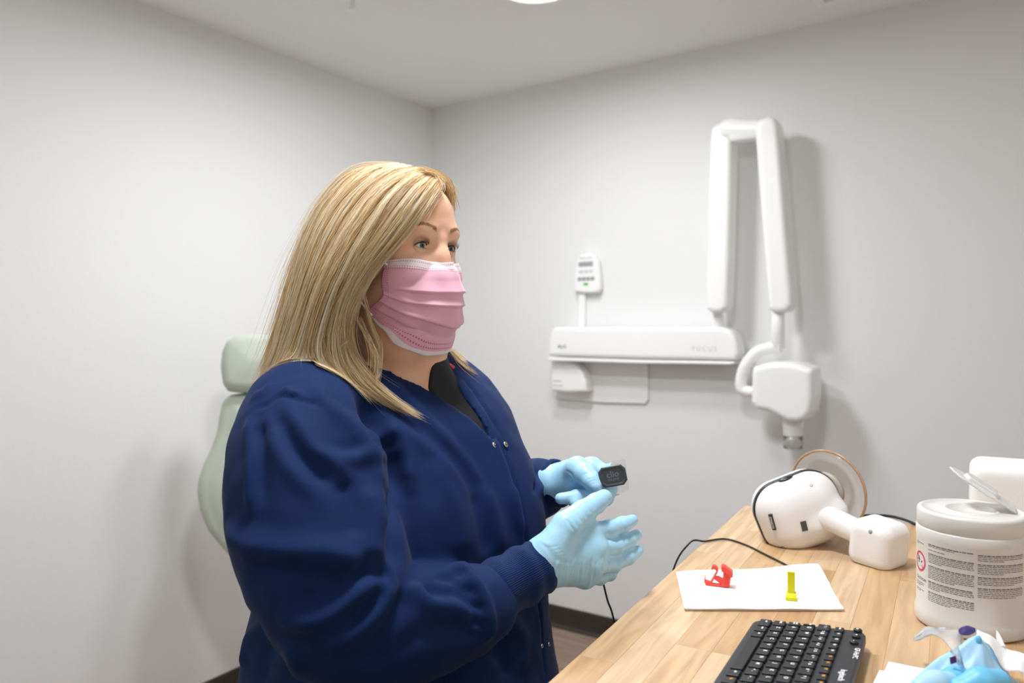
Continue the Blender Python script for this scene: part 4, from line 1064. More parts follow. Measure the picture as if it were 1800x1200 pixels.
# snaps on the placket
M_snap = mat('snap_metal', 'c8c9cc', .25, metal=1); M_snapc = mat('snap_centre', '6d6258', .4)
def snap(x, y, r=.0042):
    P = march(G, x, y); n = G.grad(P[None])[0]; T = Matrix.Translation(Vector(P+n*.0014)) @ Vector(n).to_track_quat('Z', 'Y').to_matrix().to_4x4()
    o = obj('snap', lathe([(r*.5, 0), (r, 0), (r, .0012), (r*.8, .0022), (r*.55, .0016), (.0002, .0014)], 24, T), M_snap, gown, True)
    obj('snap_centre', lathe([(.0002, .0012), (r*.5, .0013), (r*.42, .0021), (.0002, .0024)], 16, T), M_snapc, gown, True)
snap(867.5, 783); snap(887, 782); snap(962, 1132, .003); snap(950, 1135, .003)
# stitched seam of the near sleeve, raised thread
def seam(pts, name='seam', off=.0006, r=.0009):
    P = on_cloth(G, pts); N_ = G.grad(P); obj(name, tube(P+N_*off, r, 5), M_gown, gown, True)
# knit cuffs
def cuff(p0, p1, r0, r1, name, bulge):
    ax = p1-p0; L_ = np.linalg.norm(ax); ax = ax/L_; s1 = np.cross(ax, up3); s1 /= np.linalg.norm(s1); s2 = np.cross(s1, ax)
    nU, nV = 96, 40; P = np.zeros((nU, nV, 3)); ribs = np.zeros((nU, nV))
    for i in range(nU):
        a = 2*math.pi*i/nU
        for j in range(nV):
            t = j/(nV-1)
            if t < .86: tt = t/.86; r = r0+(r1-r0)*tt; r += sum(b[2]*math.exp(-((tt-b[0]+b[3]*math.cos(a+b[4]))/b[1])**2) for b in bulge); ax_t = tt*L_
            else: q = (t-.86)/.14; r = r1-.006*math.sin(q*math.pi/2)-.0015*q; ax_t = L_-(.010*max(0, q-.3)); r += .0012*math.sin(q*math.pi)
            P[i, j] = p0+ax*ax_t+(s1*math.cos(a)+s2*math.sin(a))*r; ribs[i, j] = i*2*math.pi/nU*90
    V, Q = grid_mesh(P, True); me = quads(name, V, Q); at = me.attributes.new('rib', 'FLOAT', 'POINT'); at.data.foreach_set('value', np.asarray(ribs.ravel(), np.float32))
    return obj(name, me, M_cuff, gown, True)
cuff(px(826, 1062, .882), px(955, 992, .932), .0375, .0315, 'cuff', [(.38, .10, .0030, .05, 1), (.70, .09, .0042, .06, 2.2), (.93, .05, .0026, 0, 0)])
d_ = (wL-eL)/np.linalg.norm(wL-eL)
cuff(eL*.45+wL*.55, wL+d_*.004, .044, .0350, 'cuff', [(.45, .10, .0025, .05, 0), (.75, .08, .002, 0, 0), (.93, .06, .002, 0, 0)])
# black undershirt in the neck opening, red collar trim
SF = Field(np.arange(-.30, .10, .003), np.arange(.85, 1.30, .003), np.arange(1.10, 1.38, .003))
bt_.put(SF, grow=.0045); 
for sgn_, S in ((-1, sR), (1, sL)): SF.cap(B(-.012, sgn_*.05, 1.275), S, .034, .049 if sgn_ < 0 else .041, k=.05)
SF.ell(B(.080, -.07, 1.095), (.072, .080, .084), BAX, k=.05); SF.ell(B(.080, .066, 1.095), (.070, .077, .084), BAX, k=.05)
SF.cap(B(-.022, 0, 1.255), H(-.022, 0, -.07), .069, .057, k=.03); SF.cap(B(.035, 0, 1.275), H(.028, 0, -.115), .050, .044, k=.03)
spoly = [chest(*p) for p in [(738, 606), (744, 640), (752, 684), (775, 712), (800, 735), (880, 800), (905, 790), (850, 720), (800, 655), (770, 610), (752, 596)]]
SF.d = np.maximum(SF.d, prism(SF, spoly, .03))
sdf_obj('undershirt', SF, M_shirt, person, 2)
def trim(pts, m, name, off=.004, r=.0022, F=G):
    P = on_cloth(F, pts); obj(name, tube(P, r, 8), m, gown, True)
trim([(612, 602), (634, 615), (650, 625), (666, 634)], M_redc, 'collar_trim', r=.0028)
trim([(748, 610), (762, 622), (780, 636), (797, 646)], M_redc, 'collar_trim', r=.003)
# trousers and shoes (below the frame)
TF = Field(np.arange(-.42, .12, .008), np.arange(.82, 1.36, .008), np.arange(.03, .86, .008))
for hip, knee, ank, toe in legs: TF.chain([hip, knee, ank-up3*.02], [.108, .078, .062], k=.03)
sdf_obj('trousers', TF, M_trous, person, 2)
for hip, knee, ank, toe in legs:
    a = np.minimum(ank, toe)-.1; b = np.maximum(ank, toe)+.1; a[2] = -.005; ShF = Field.box(a, b, .005)
    ShF.chain([ank-up3*.03, (ank+toe)/2-up3*.012, toe+up3*.006], [.046, .043, .037], k=.03); ShF.d = np.maximum(ShF.d, .0015-ShF.z[None, None, :])
    sdf_obj('shoe', ShF, M_shoe, person, 2)
# ---------------------------------------------------------------- eyes and brows
M_eyew = mat('eye_white', 'e8e2de', .2, sss=.05); M_iris = mat('iris', '6f8794', .2, var=(900, '4c5f6c')); M_pupil = mat('pupil', '0b0b0c', .1)
M_lash = mat('lash', '211814', .6); M_brow = mat('brow_hair', '9c7650', .6); M_lid = mat('eyelid', 'cf8f76', .45, sss=.1)
gaze = hF*math.cos(-.05)+hL*math.sin(-.05)
for s in (-1, 1):
    c = H(.0775, s*.031, -.0005); gM = Matrix.Translation(Vector(c)) @ Vector(gaze+hU*.02).to_track_quat('Z', 'Y').to_matrix().to_4x4()
    R = .0123
    pr = [(R*math.sin(a), -R*math.cos(a)) for a in np.linspace(.05, math.pi-.46, 20)]
    eye = obj('eye', lathe(pr, 32, gM), M_eyew, person, True)
    obj('iris', lathe([(R*math.sin(.47), R*math.cos(.47)-.0001), (.0030, R*math.cos(.30)-.0001), (.0020, R*math.cos(.30)-.0003)], 32, gM, cap=False), M_iris, eye, True)
    obj('pupil', lathe([(.0021, R*.953), (.0001, R*.954)], 20, gM), M_pupil, eye, True)
    # lids: spherical shells over the ball with an almond opening between them
    HR = .0136
    def lidpt(az, el, r=HR): # az: towards her left, el: up
        return c + (hF*math.cos(el)*math.cos(az)+hL*math.sin(az)*math.cos(el)+hU*math.sin(el))*r
    out = s  # outer corner towards s
    def open_(t): # t 0..1 from inner to outer corner -> az, upper el, lower el
        az = (-.95+1.95*t)*out
        tt = min(1, max(0, t)); up_ = .34*max(0, math.sin(math.pi*tt**.9))**.8; lo_ = -.25*max(0, math.sin(math.pi*tt))**.9
        return az, up_+.05*tt-.02, lo_+.05*tt-.02
    for name, top in (('upper_lid', True), ('lower_lid', False)):
        P = np.zeros((33, 9, 3))
        for i in range(33):
            t = -.28+1.56*i/32; az, ue, le = open_(t); e0_ = ue if top else le; e1_ = 1.25 if top else -1.15
            for j in range(9):
                q = j/8; el = e0_+(e1_-e0_)*q; P[i, j] = lidpt(az, el, HR+.0006*math.sin(q*math.pi) - (.0006 if j == 0 else 0))
        V, Q = grid_mesh(P); o = obj(name, quads(name, V, Q), M_skin, person, True); o.modifiers.new('solid', 'SOLIDIFY').thickness = .0008
    # lashes
    bm = bmesh.new()
    for i in range(34):
        t = .06+.92*i/33; az, ue, le = open_(t); p = lidpt(az, ue, HR+.0004); d_ = Vector(p-c).normalized()
        o_ = Vector(hL)*(out*(t-.45)*1.1)
        for k in (0,):
            L_ = .0062+.002*t; a = Vector(p); b = a+(d_*.75+o_*.6+Vector(hU)*.05)*L_*.5; e_2 = a+(d_*.75+o_*.8+Vector(hU)*.75)*L_
            w = Vector(hL)*.00042; vs = [bm.verts.new(a-w), bm.verts.new(a+w), bm.verts.new(b+w*.7), bm.verts.new(b-w*.7), bm.verts.new(e_2)]
            bm.faces.new(vs[:4]); bm.faces.new((vs[3], vs[2], vs[4]))
    for i in range(20):
        t = .25+.72*i/19; az, ue, le = open_(t); p = lidpt(az, le, HR+.0003); d_ = Vector(p-c).normalized(); a = Vector(p); w = Vector(hL)*.0002
        e_2 = a+(d_*.8+Vector(hL)*out*(t-.4)*.6-Vector(hU)*.5)*.0032; bm.faces.new([bm.verts.new(a-w), bm.verts.new(a+w), bm.verts.new(e_2)])
    obj('eyelashes', bm, M_lash, person, kind='stuff')
    P = np.array([lidpt(open_(t)[0], open_(t)[1], HR+.0002) for t in np.linspace(.02, 1, 24)]); obj('lash_line', tube(P, .00065, 6), M_lash, person, True)
    # brow
    rb_ = np.random.RandomState(4+s); bm = bmesh.new()
    for i in range(260):
        t = rb_.rand(); l = s*(.014+.034*t); u = .0192+.0070*math.sin(math.pi*min(1, t*1.25)*.55)-.005*max(0, t-.6)+rb_.randn()*.0015*(1-.5*t)
        a = H(.112, l, u+.002)
        for _ in range(14): a = a-hF*max(BF.at(a[None])[0], -.002)*.9
        g = BF.grad(a[None])[0]; dr = hL*s*.8+hU*(.55-.9*t); dr = dr-g*(dr@g); dr = dr/np.linalg.norm(dr); w = np.cross(dr, g)*.00022; q = a+g*.0003
        bm.faces.new([bm.verts.new(Vector(q-w)), bm.verts.new(Vector(q+w)), bm.verts.new(Vector(q+dr*.005))])
    obj('eyebrow', bm, M_brow, person, kind='stuff')

# ---------------------------------------------------------------- mask
def mask_material():
    m = bpy.data.materials.new('mask_pink'); m.use_nodes = True; nt = m.node_tree; b = nt.nodes['Principled BSDF']; N = nt.nodes.new; L = nt.links.new
    uvn = N('ShaderNodeUVMap'); sp = N('ShaderNodeSeparateXYZ'); L(uvn.outputs[0], sp.inputs[0])
    def math_(op, a, b_=None, c=None):
        n = N('ShaderNodeMath'); n.operation = op
        for i, v in enumerate((a, b_, c)):
            if v is None: continue
            if isinstance(v, (int, float)): n.inputs[i].default_value = v
            else: L(v, n.inputs[i])
        return n.outputs[0]
    u, v = sp.outputs[0], sp.outputs[1]
    def band(x, a, b_): return math_('MULTIPLY', math_('GREATER_THAN', x, a), math_('LESS_THAN', x, b_))
    def mix(f, a, b_):
        n = N('ShaderNodeMix'); n.data_type = 'RGBA'; L(f, n.inputs[0])
        for i, q in ((6, a), (7, b_)):
            if isinstance(q, str): n.inputs[i].default_value = lin(q)
            else: L(q, n.inputs[i])
        return n.outputs[2]
    col = mix(band(v, -.1, .115), 'e8b0c3', 'e8dde2')                     # pale welded top band
    col = mix(band(v, .955, 1.1), col, 'f1e4e8')                          # bottom hem
    uu = math_('ABSOLUTE', u)
    dotsu = math_('LESS_THAN', math_('FRACT', math_('MULTIPLY', u, 34)), .5)
    dotsv = math_('LESS_THAN', math_('FRACT', math_('MULTIPLY', v, 46)), .5)
    rows = math_('MAXIMUM', math_('MAXIMUM', band(v, .030, .040), band(v, .095, .105)), math_('MAXIMUM', band(v, .118, .128), math_('MAXIMUM', band(v, .895, .905), band(v, .925, .935))))
    f1 = math_('MULTIPLY', dotsu, rows)
    cols_ = math_('MAXIMUM', math_('MAXIMUM', band(uu, .905, .915), band(uu, .93, .94)), math_('MAXIMUM', band(uu, .955, .965), band(uu, .98, .99)))
    f2 = math_('MULTIPLY', dotsv, cols_)
    col = mix(math_('MAXIMUM', f1, f2), col, 'd1587f')
    L(col, b.inputs['Base Color']); b.inputs['Roughness'].default_value = .7; b.inputs['Sheen Weight'].default_value = .2
    b.inputs['Subsurface Weight'].default_value = .15; b.inputs['Subsurface Radius'].default_value = (.006, .004, .004)
    tc = N('ShaderNodeTexCoord'); n = N('ShaderNodeTexNoise'); n.inputs['Scale'].default_value = 700; bp = N('ShaderNodeBump'); bp.inputs['Strength'].default_value = .12; bp.inputs['Distance'].default_value = .0006
    L(tc.outputs['Object'], n.inputs['Vector']); L(n.outputs['Fac'], bp.inputs['Height']); L(bp.outputs[0], b.inputs['Normal'])
    return m
# control rows (v) and columns (u 0 centre .. 1 edge) in the head frame
rows_v = [0, .14, .34, .55, .78, 1.0]
ctrl = [  # centre, mid, edge for each row
 [(.106, 0, -.0225), (.096, .026, -.022), (.078, .050, -.0215), (.056, .067, -.021)],
 [(.115, 0, -.036), (.102, .030, -.036), (.079, .054, -.035), (.055, .069, -.034)],
 [(.119, 0, -.061), (.106, .032, -.061), (.081, .057, -.059), (.053, .0705, -.056)],
 [(.118, 0, -.087), (.105, .033, -.085), (.078, .059, -.079), (.053, .071, -.068)],
 [(.108, 0, -.114), (.096, .033, -.108), (.066, .060, -.096), (.034, .0715, -.080)],
 [(.066, 0, -.137), (.058, .028, -.132), (.044, .050, -.114), (.029, .070, -.089)]]
nU, nV = 89, 97
CU = np.array(ctrl, float)
def spl(x, xs, ys):  # smooth interpolation of rows ys over xs (natural cubic through numpy polynomial pieces)
    n = len(xs); A = np.zeros((n, n)); r = np.zeros((n,)+ys.shape[1:]); h = np.diff(xs); A[0, 0] = A[-1, -1] = 1
    for i in range(1, n-1):
        A[i, i-1], A[i, i], A[i, i+1] = h[i-1], 2*(h[i-1]+h[i]), h[i]; r[i] = 3*((ys[i+1]-ys[i])/h[i]-(ys[i]-ys[i-1])/h[i-1])
    c = np.linalg.solve(A, r.reshape(n, -1)).reshape(r.shape); out = []
    for q in np.atleast_1d(x):
        i = int(np.clip(np.searchsorted(xs, q)-1, 0, n-2)); d = q-xs[i]
        bq = (ys[i+1]-ys[i])/h[i]-h[i]*(2*c[i]+c[i+1])/3; dq = (c[i+1]-c[i])/(3*h[i]); out.append(ys[i]+bq*d+c[i]*d*d+dq*d**3)
    return np.array(out)
vs = np.linspace(0, 1, nV); us = np.linspace(-1, 1, nU)
byv = spl(vs, np.array(rows_v), CU)                       # nV, 4, 3
P = np.zeros((nU, nV, 3)); uvs = np.zeros((nU, nV, 2))
cu_x = np.array([-1, -.68, -.34, 0, .34, .68, 1.])
for j in range(nV):
    r = byv[j]; full = np.array([r[3]*[1, -1, 1], r[2]*[1, -1, 1], r[1]*[1, -1, 1], r[0], r[1], r[2], r[3]])
    S = spl(us, cu_x, full); P[:, j] = S
    uvs[:, j, 0] = us; uvs[:, j, 1] = vs[j]
# pleats: stepped folds fanning from the side edges
tang = np.gradient(P, axis=0); tv = np.gradient(P, axis=1); nn = np.cross(tang, tv); nn /= np.linalg.norm(nn, axis=2, keepdims=True)+1e-12
if nn[nU//2, nV//2, 0] < 0: nn = -nn
disp = np.zeros((nU, nV))
for i in range(nU):
    au = abs(us[i]); fade = 1-au**3*.75
    for j in range(nV):
        v = vs[j]; d = 0
        for v0, vv, amp in ((.33, .045, .0040), (.47, .08, .0042), (.62, .13, .0040), (.77, .09, .0032)):
            vc = v0+vv*(1-au**1.5)*(.5 if v0 < .5 else .9)+.012*math.sin(3.1*us[i]+v0*9)
            x = v-vc
            if -.13 < x < 0: d += amp*(1+x/.13)**1.6*fade
            elif 0 <= x < .016: d += amp*(1-x/.016)*fade
        d += .0008*math.sin(7*us[i]+11*v)*math.sin(5*v+2)+.0006*math.sin(19*us[i]-8*v)
        disp[i, j] = d
P += nn*disp[..., None]
PW_ = HO + P[..., 0:1]*hF + P[..., 1:2]*hL + P[..., 2:3]*hU
flat = PW_.reshape(-1, 3)
for _ in range(6):
    d = BF.at(flat); m_ = d < .0022; 
    if m_.any(): flat[m_] += BF.grad(flat[m_])*(.0024-d[m_])[:, None]
V, Q = grid_mesh(flat.reshape(nU, nV, 3)); me = quads('mask', V, Q)
uvl = me.uv_layers.new(name='UVMap'); idx = np.zeros(len(me.loops), np.int32); me.loops.foreach_get('vertex_index', idx)
uvl.data.foreach_set('uv', uvs.reshape(-1, 2)[idx].astype(np.float32).ravel())
mask = obj('face_mask', me, mask_material(), person, True); mask.modifiers.new('solid', 'SOLIDIFY').thickness = .0009
PM = flat.reshape(nU, nV, 3)
M_loop = mat('ear_loop', 'f2eef0', .7)
for s, ui in ((-1, 3), (1, nU-4)):
    for vj, ef, eu in ((7, -.004, .012), (nV-6, -.006, -.038)):
        a = PM[ui, vj]; e_ = H(ef, s*.0815, eu); pts = [a+(H(.06, 0, -.03)-H(.06, -s, -.03))*.0015, a*.5+e_*.5+hL*s*.006, e_]
        pp = catmull(pts, 8)
        d = BF.at(pp); 
        for k in range(4):
            d = BF.at(pp); mm_ = d < .0025
            if mm_.any(): pp[mm_] += BF.grad(pp[mm_])*(.0028-d[mm_])[:, None]
        obj('ear_loop', tube(pp, .0013, 8), M_loop, mask, True)

# ---------------------------------------------------------------- gloved hands
def glove(name, field_args, label=None):
    pass
def hand(name, palm, fingers, thumb, wrist_p, h=.0015, cuffr=(.030, .029)):
    allp = np.array([p for ch in fingers+[thumb] for p, r in ch]+[p for p, r in palm]+list(wrist_p)); F = Field.box(allp.min(0)-.05, allp.max(0)+.05, h)
    # palm: a web of round cones between wrist and knuckles
    wpt_, wr_ = palm[0]
    for p, r in palm[1:]: F.cap(wpt_, p, wr_, r, k=.012)
    for (p, r), (q, r2) in zip(palm[1:-1], palm[2:]): F.cap(p, q, r, r2, k=.008)
    for (p, r), (q, r2) in zip(palm[1:-1], palm[2:]): F.cap(wpt_*.45+p*.55, wpt_*.45+q*.55, r*1.1, r2*1.1, k=.012)
    for ch in fingers:
        H_ = Field(F.x, F.y, F.z)
        for i in range(len(ch)-1): H_.cap(ch[i][0], ch[i+1][0], ch[i][1], ch[i+1][1], k=.003)
        for p, r in ch[1:-1]: H_.ell(p, (r*1.06,)*3, k=.003)
        kk = .0045; hh = np.clip(kk-np.abs(F.d-H_.d), 0, None)/kk; F.d = np.minimum(F.d, H_.d)-hh*hh*kk*.25
    H_ = Field(F.x, F.y, F.z)
    for i in range(len(thumb)-1): H_.cap(thumb[i][0], thumb[i+1][0], thumb[i][1], thumb[i+1][1], k=.004)
    kk = .010; hh = np.clip(kk-np.abs(F.d-H_.d), 0, None)/kk; F.d = np.minimum(F.d, H_.d)-hh*hh*kk*.25
    F.chain(list(wrist_p), list(cuffr), k=.012)
    V, Q = F.mesh(name, 2); N = normals(V, Q)
    return F, V, Q, N
def wrinkle(V, N, F, lines):
    for pts, amp, wd in lines:
        P = catmull([march(F, *p, Y0=.80, Y1=1.25) for p in pts], 5)
        m = np.where(((V > P.min(0)-3*wd) & (V < P.max(0)+3*wd)).all(1))[0]
        if not len(m): continue
        best = np.full(len(m), 1e9); tb = np.zeros(len(m)); n = len(P)-1
        for i in range(n):
            a, e_ = P[i], P[i+1]-P[i]; t = np.clip(((V[m]-a)@e_)/(e_@e_+1e-12), 0, 1); d = np.linalg.norm(V[m]-a-t[:, None]*e_, axis=1); w = d < best; best[w] = d[w]; tb[w] = (i+t[w])/n
        V[m] += N[m]*(amp*np.clip(np.minimum(tb, 1-tb)/.2, 0, 1)*np.exp(-(best/wd)**2))[:, None]
    return V
# her right hand: back of the hand to the viewer, thumb up, fingers reaching forward
p = px
rp_ = [(p(962, 986, .935), .027), (p(1036, 936, .965), .0145), (p(1046, 965, .958), .0145), (p(1042, 992, .953), .0145), (p(1028, 1014, .955), .0135)]
rfing_ = [
 [(p(1036, 936, .965), .0140), (p(1070, 930, .985), .0128), (p(1094, 922, 1.0), .0116), (p(1112, 914, 1.01), .0092)],
 [(p(1046, 965, .958), .0142), (p(1080, 961, .985), .0126), (p(1104, 950, 1.003), .0112), (p(1119, 940, 1.015), .0090)],
 [(p(1042, 992, .953), .0138), (p(1078, 990, .983), .0120), (p(1104, 979, .998), .0106), (p(1122, 968, 1.008), .0086)],
 [(p(1028, 1014, .955), .0125), (p(1054, 1014, .985), .0105), (p(1072, 1009, 1.005), .0092), (p(1079, 1003, 1.020), .0078)]]
rfing = [[(q, r*(.95-.03*i)) for i, (q, r) in enumerate(ch)] for ch in rfing_]
rth = [(p(968, 966, .925), .022), (p(995, 925, .938), .0190), (p(1024, 900, .960), .0150), (p(1048, 884, .980), .0130), (p(1062, 874, .995), .0108)]
FR, VR, QR, NR = hand('glove', rp_, rfing, rth, (p(930, 1003, .921), p(962, 988, .934)), cuffr=(.0270, .0275))
wl = []
rw = np.random.RandomState(6)
for k in range(22):
    x0 = 968+k*4.6+rw.randn()*1.5; y0 = 1000+rw.rand()*8-(k % 5)*2; wl.append(([(x0+9, y0-26+rw.rand()*10), (x0+4, y0), (x0-1, y0+26-rw.rand()*6)], (.0008 if k % 2 else -.0008), .0016))
for k in range(6): wl.append(([(950+3*k, 955+5*k), (966+4*k, 962+5*k), (985+4*k, 958+6*k)], -.0007, .0016))
for x, y in ((1003, 925), (1010, 919), (1018, 912), (1026, 903), (1034, 895), (1042, 887)): wl.append(([(x-8, y-14), (x, y-2), (x+6, y+8)], -.0009, .0018))
for x, y in ((1068, 930), (1072, 962), (1070, 990), (1095, 921), (1098, 952), (1098, 981)): wl.append(([(x-3, y-11), (x, y), (x+3, y+11)], -.0008, .0015))
VR = wrinkle(VR, NR, FR, wl)
gR = obj('glove', quads('glove', VR, QR), M_nitrile, person, True)
M_gcuff = mat('nitrile_edge', '5fb4e0', .4)
def bead(c0, ax, r, y):
    ax = ax/np.linalg.norm(ax); s1 = np.cross(ax, up3); s1 /= np.linalg.norm(s1); s2 = np.cross(s1, ax)
    return tube([c0+(s1*math.cos(a)+s2*math.sin(a))*(r*(1+.03*math.sin(3*a))) for a in np.linspace(0, 2*math.pi, 40, endpoint=False)], .0016, 8, True)
obj('glove_cuff', bead(p(949, 993, .929), p(962, 986, .935)-p(926, 1005, .920), .0285, 0), M_gcuff, gR, True)
# her left hand: palm to the viewer, thumb pressing the sensor, fingers curled back
lp = [(p(1010, 844, 1.122), .0265), (p(1040, 822, 1.120), .0150), (p(1046, 838, 1.130), .0150), (p(1042, 854, 1.128), .0145), (p(1034, 868, 1.122), .0135)]
lfing = [
 [(p(1040, 822, 1.120), .0142), (p(1066, 832, 1.105), .0125), (p(1072, 845, 1.085), .0110), (p(1064, 850, 1.070), .0092)],
 [(p(1046, 838, 1.130), .0142), (p(1070, 858, 1.112), .0122), (p(1046, 872, 1.085), .0112), (p(1014, 874, 1.070), .0104), (p(985, 876, 1.066), .0080)],
 [(p(1042, 854, 1.128), .0138), (p(1064, 874, 1.108), .0118), (p(1042, 884, 1.082), .0106), (p(1012, 884, 1.062), .0090)],
 [(p(1034, 868, 1.122), .0125), (p(1050, 886, 1.108), .0104), (p(1034, 896, 1.086), .0094), (p(1014, 897, 1.072), .0080)]]
lth = [(p(1004, 832, 1.108), .0195), (p(1015, 824, 1.090), .0180), (p(1030, 834, 1.070), .0150), (p(1040, 846, 1.057), .0128), (p(1046, 854, 1.050), .0100)]
FL, VL, QL, NL = hand('glove', lp, lfing, lth, (wL-d_*.012, p(1002, 846, 1.126)), cuffr=(.0290, .0275))
wl = [([(1018, 807), (1030, 812), (1036, 822)], -.0011, .0018), ([(1024, 806), (1033, 808), (1040, 812)], -.0011, .0018), ([(994, 826), (1004, 832), (1010, 842)], -.0012, .0018), ([(996, 832), (1002, 838), (1006, 846)], -.0010, .0016)]
for k in range(5): wl.append(([(1024+4*k, 836+4*k), (1032+4*k, 832+4*k), (1040+3*k, 834+4*k)], -.0007, .0014))
VL = wrinkle(VL, NL, FL, wl)
gL = obj('glove', quads('glove', VL, QL), M_nitrile, person, True)
obj('glove_cuff', bead(wL+d_*.004, wL-eL, .0308, 0), M_gcuff, gL, True)

# ---------------------------------------------------------------- dental sensor with its cord
M_sens = mat('sensor_shell', '3b4044', .38); M_sensd = mat('sensor_face', '2c3033', .42); M_senst = mat('sensor_lettering', '6a7074', .45)
Sc_ = p(1077, 836.5, 1.052); vdS, vrS, vuS = view_axes(1077, 836)
a_ = math.radians(11); sx = vrS*math.cos(a_)+vuS*math.sin(a_)+vdS*.10; sx /= np.linalg.norm(sx); MS = frame(Sc_, sx, vuS)
w2, h2 = .0195, .0145; oc = [(-w2, -h2+.006), (-w2+.006, -h2), (w2-.006, -h2), (w2, -h2+.006), (w2, h2-.006), (w2-.006, h2), (-w2+.006, h2), (-w2, h2-.006)]
sens = thing('dental_sensor', 'small dark grey dental sensor on a thin cord, pinched in the gloved hand', 'sensor', Sc_)
F = Field.box(Sc_-.035, Sc_+.035, .0009); F.slab(MS, oc, .0035, .0018); F.slab(MS @ Matrix.Translation((0, 0, .0035)), [(x*.80, y*.78) for x, y in oc], .0010, .0005, op='sub')
sdf_obj('shell', F, M_sens, sens, 1)
obj('lettering', text_mesh('clio', .0118, MS @ Matrix.Translation((0, .0022, .0026)), .0003, 1.05, .0002), M_senst, sens)
obj('lettering', text_mesh('PRIME', .0058, MS @ Matrix.Translation((.0005, -.0052, .0026)), .0003, 1.05), M_senst, sens)
def sheet_film(name, pts, m, parent, amp=.0015):
    nu, nv = 16, 16; c4 = [np.array(q) for q in pts]; P = np.zeros((nu, nv, 3))
    for i in range(nu):
        for j in range(nv):
            u, v = i/(nu-1), j/(nv-1); q = (c4[0]*(1-u)+c4[1]*u)*(1-v)+(c4[3]*(1-u)+c4[2]*u)*v; P[i, j] = q+vdS*amp*math.sin(4*u+3*v)
    V, Q = grid_mesh(P); o = obj(name, quads(name, V, Q), m, parent, True); o.modifiers.new('solid', 'SOLIDIFY').thickness = .0002; return o
M_sleeve = mat('clear_sleeve', 'f4f7f8', .15, trans=.9, ior=1.08)
sheet_film('clear_sleeve', [p(1055, 818, 1.060), p(1098, 806, 1.060), p(1106, 862, 1.060), p(1062, 880, 1.060)], M_sleeve, sens)
# one cord from the sensor past the hands, down behind the desk edge and up onto the top
cpts = [p(1052, 850, 1.064), p(1046, 880, 1.100), p(1038, 912, 1.110), p(1044, 965, 1.115), p(1058, 1015, 1.125), p(1068, 1055, 1.13), p(1079, 1089, 1.135)]
low = cpts[-1]+V3(.025, .03, -.12); 
edge = pz(1225, 961, DZ)
cpts += [low, low*.4+edge*.6+V3(-.03, .01, -.19), edge+V3(-.045, .0, -.06), edge+V3(-.012, .006, .0035), pz(1240, 951, DZ+.0024), pz(1275, 947, DZ+.0024), pz(1310, 957, DZ+.0022), pz(1345, 974, DZ+.0022), pz(1375, 989, DZ+.0022), pz(1393, 999, DZ+.0024)]
obj('cord', tube(catmull(cpts, 8), .00155, 8), M_black, sens, True)

# ---------------------------------------------------------------- hair
guides = [
 [(778, 321, 1.030), (762, 346, 1.004), (735, 386, .984), (704, 426, .968), (668, 466, .962), (638, 503, .960), (620, 540, .960), (612, 575, .962), (614, 612, .962), (640, 655, .955), (695, 705, .955), (752, 740, .965)],
 [(768, 311, 1.038), (735, 346, .985), (700, 396, .960), (662, 446, .948), (631, 490, .946), (609, 530, .946), (596, 570, .948), (594, 612, .945), (612, 652, .940), (645, 690, .945), (700, 722, .96)],
 [(752, 302, 1.045), (700, 340, .978), (660, 395, .950), (625, 450, .938), (600, 500, .935), (582, 545, .935), (570, 590, .933), (566, 628, .928), (580, 662, .925), (615, 690, .935)],
 [(735, 295, 1.055), (670, 325, .992), (620, 385, .958), (587, 445, .944), (563, 500, .940), (547, 550, .940), (533, 595, .938), (522, 635, .935), (515, 668, .93)],
 [(715, 290, 1.064), (645, 312, 1.022), (592, 365, .995), (560, 425, .980), (540, 485, .974), (524, 540, .972), (510, 590, .972), (495, 635, .968), (480, 668, .96)],
 [(699, 287, 1.072), (625, 305, 1.06), (573, 357, 1.045), (543, 415, 1.03), (524, 475, 1.018), (508, 535, 1.008), (494, 585, 1.0), (476, 638, 0.992), (458, 672, 0.985)],
 [(692, 287, 1.08), (620, 306, 1.1), (567, 358, 1.108), (537, 420, 1.1), (517, 480, 1.085), (500, 540, 1.068), (487, 590, 1.05), (470, 640, 1.035), (448, 688, 1.02)],
 [(693, 287, 1.082), (640, 306, 1.130), (603, 362, 1.147), (580, 430, 1.150), (572, 500, 1.145), (566, 570, 1.138), (560, 640, 1.130), (552, 690, 1.125)],
 [(700, 287, 1.075), (680, 304, 1.140), (656, 370, 1.168), (643, 450, 1.175), (640, 540, 1.168), (638, 620, 1.160), (636, 690, 1.155)],
 [(722, 291, 1.064), (722, 312, 1.12), (724, 372, 1.15), (720, 450, 1.158), (722, 520, 1.155), (732, 580, 1.15), (748, 630, 1.15), (775, 655, 1.145)],
 [(772, 313, 1.036), (787, 328, 1.055), (792, 352, 1.085), (786, 400, 1.110), (772, 445, 1.122), (760, 500, 1.125), (765, 560, 1.125), (776, 605, 1.120), (786, 635, 1.115), (812, 652, 1.11)]]
NT = 26
gP = []
for g in guides:
    c = catmull([p(*q) for q in g], 10); L_ = np.concatenate([[0], np.cumsum(np.linalg.norm(np.diff(c, axis=0), axis=1))]); tt = np.linspace(0, L_[-1], NT)
    gP.append(np.stack([np.interp(tt, L_, c[:, i]) for i in range(3)], 1))
gP = np.array(gP)                                   # guides, NT, 3
ng = len(gP)
def sheet_at(s):                                    # s in [0, ng-1] -> (len, NT, 3)
    s = np.clip(np.asarray(s, float), 0, ng-1-1e-6); i = s.astype(int); f = (s-i)[:, None, None]
    q = lambda k: gP[np.clip(i+k, 0, ng-1)]
    a, b_, c, d = q(-1), q(0), q(1), q(2)
    return .5*((2*b_)+(c-a)*f+(2*a-5*b_+4*c-d)*f**2+(3*b_-a-3*c+d)*f**3)
rh = np.random.RandomState(12)
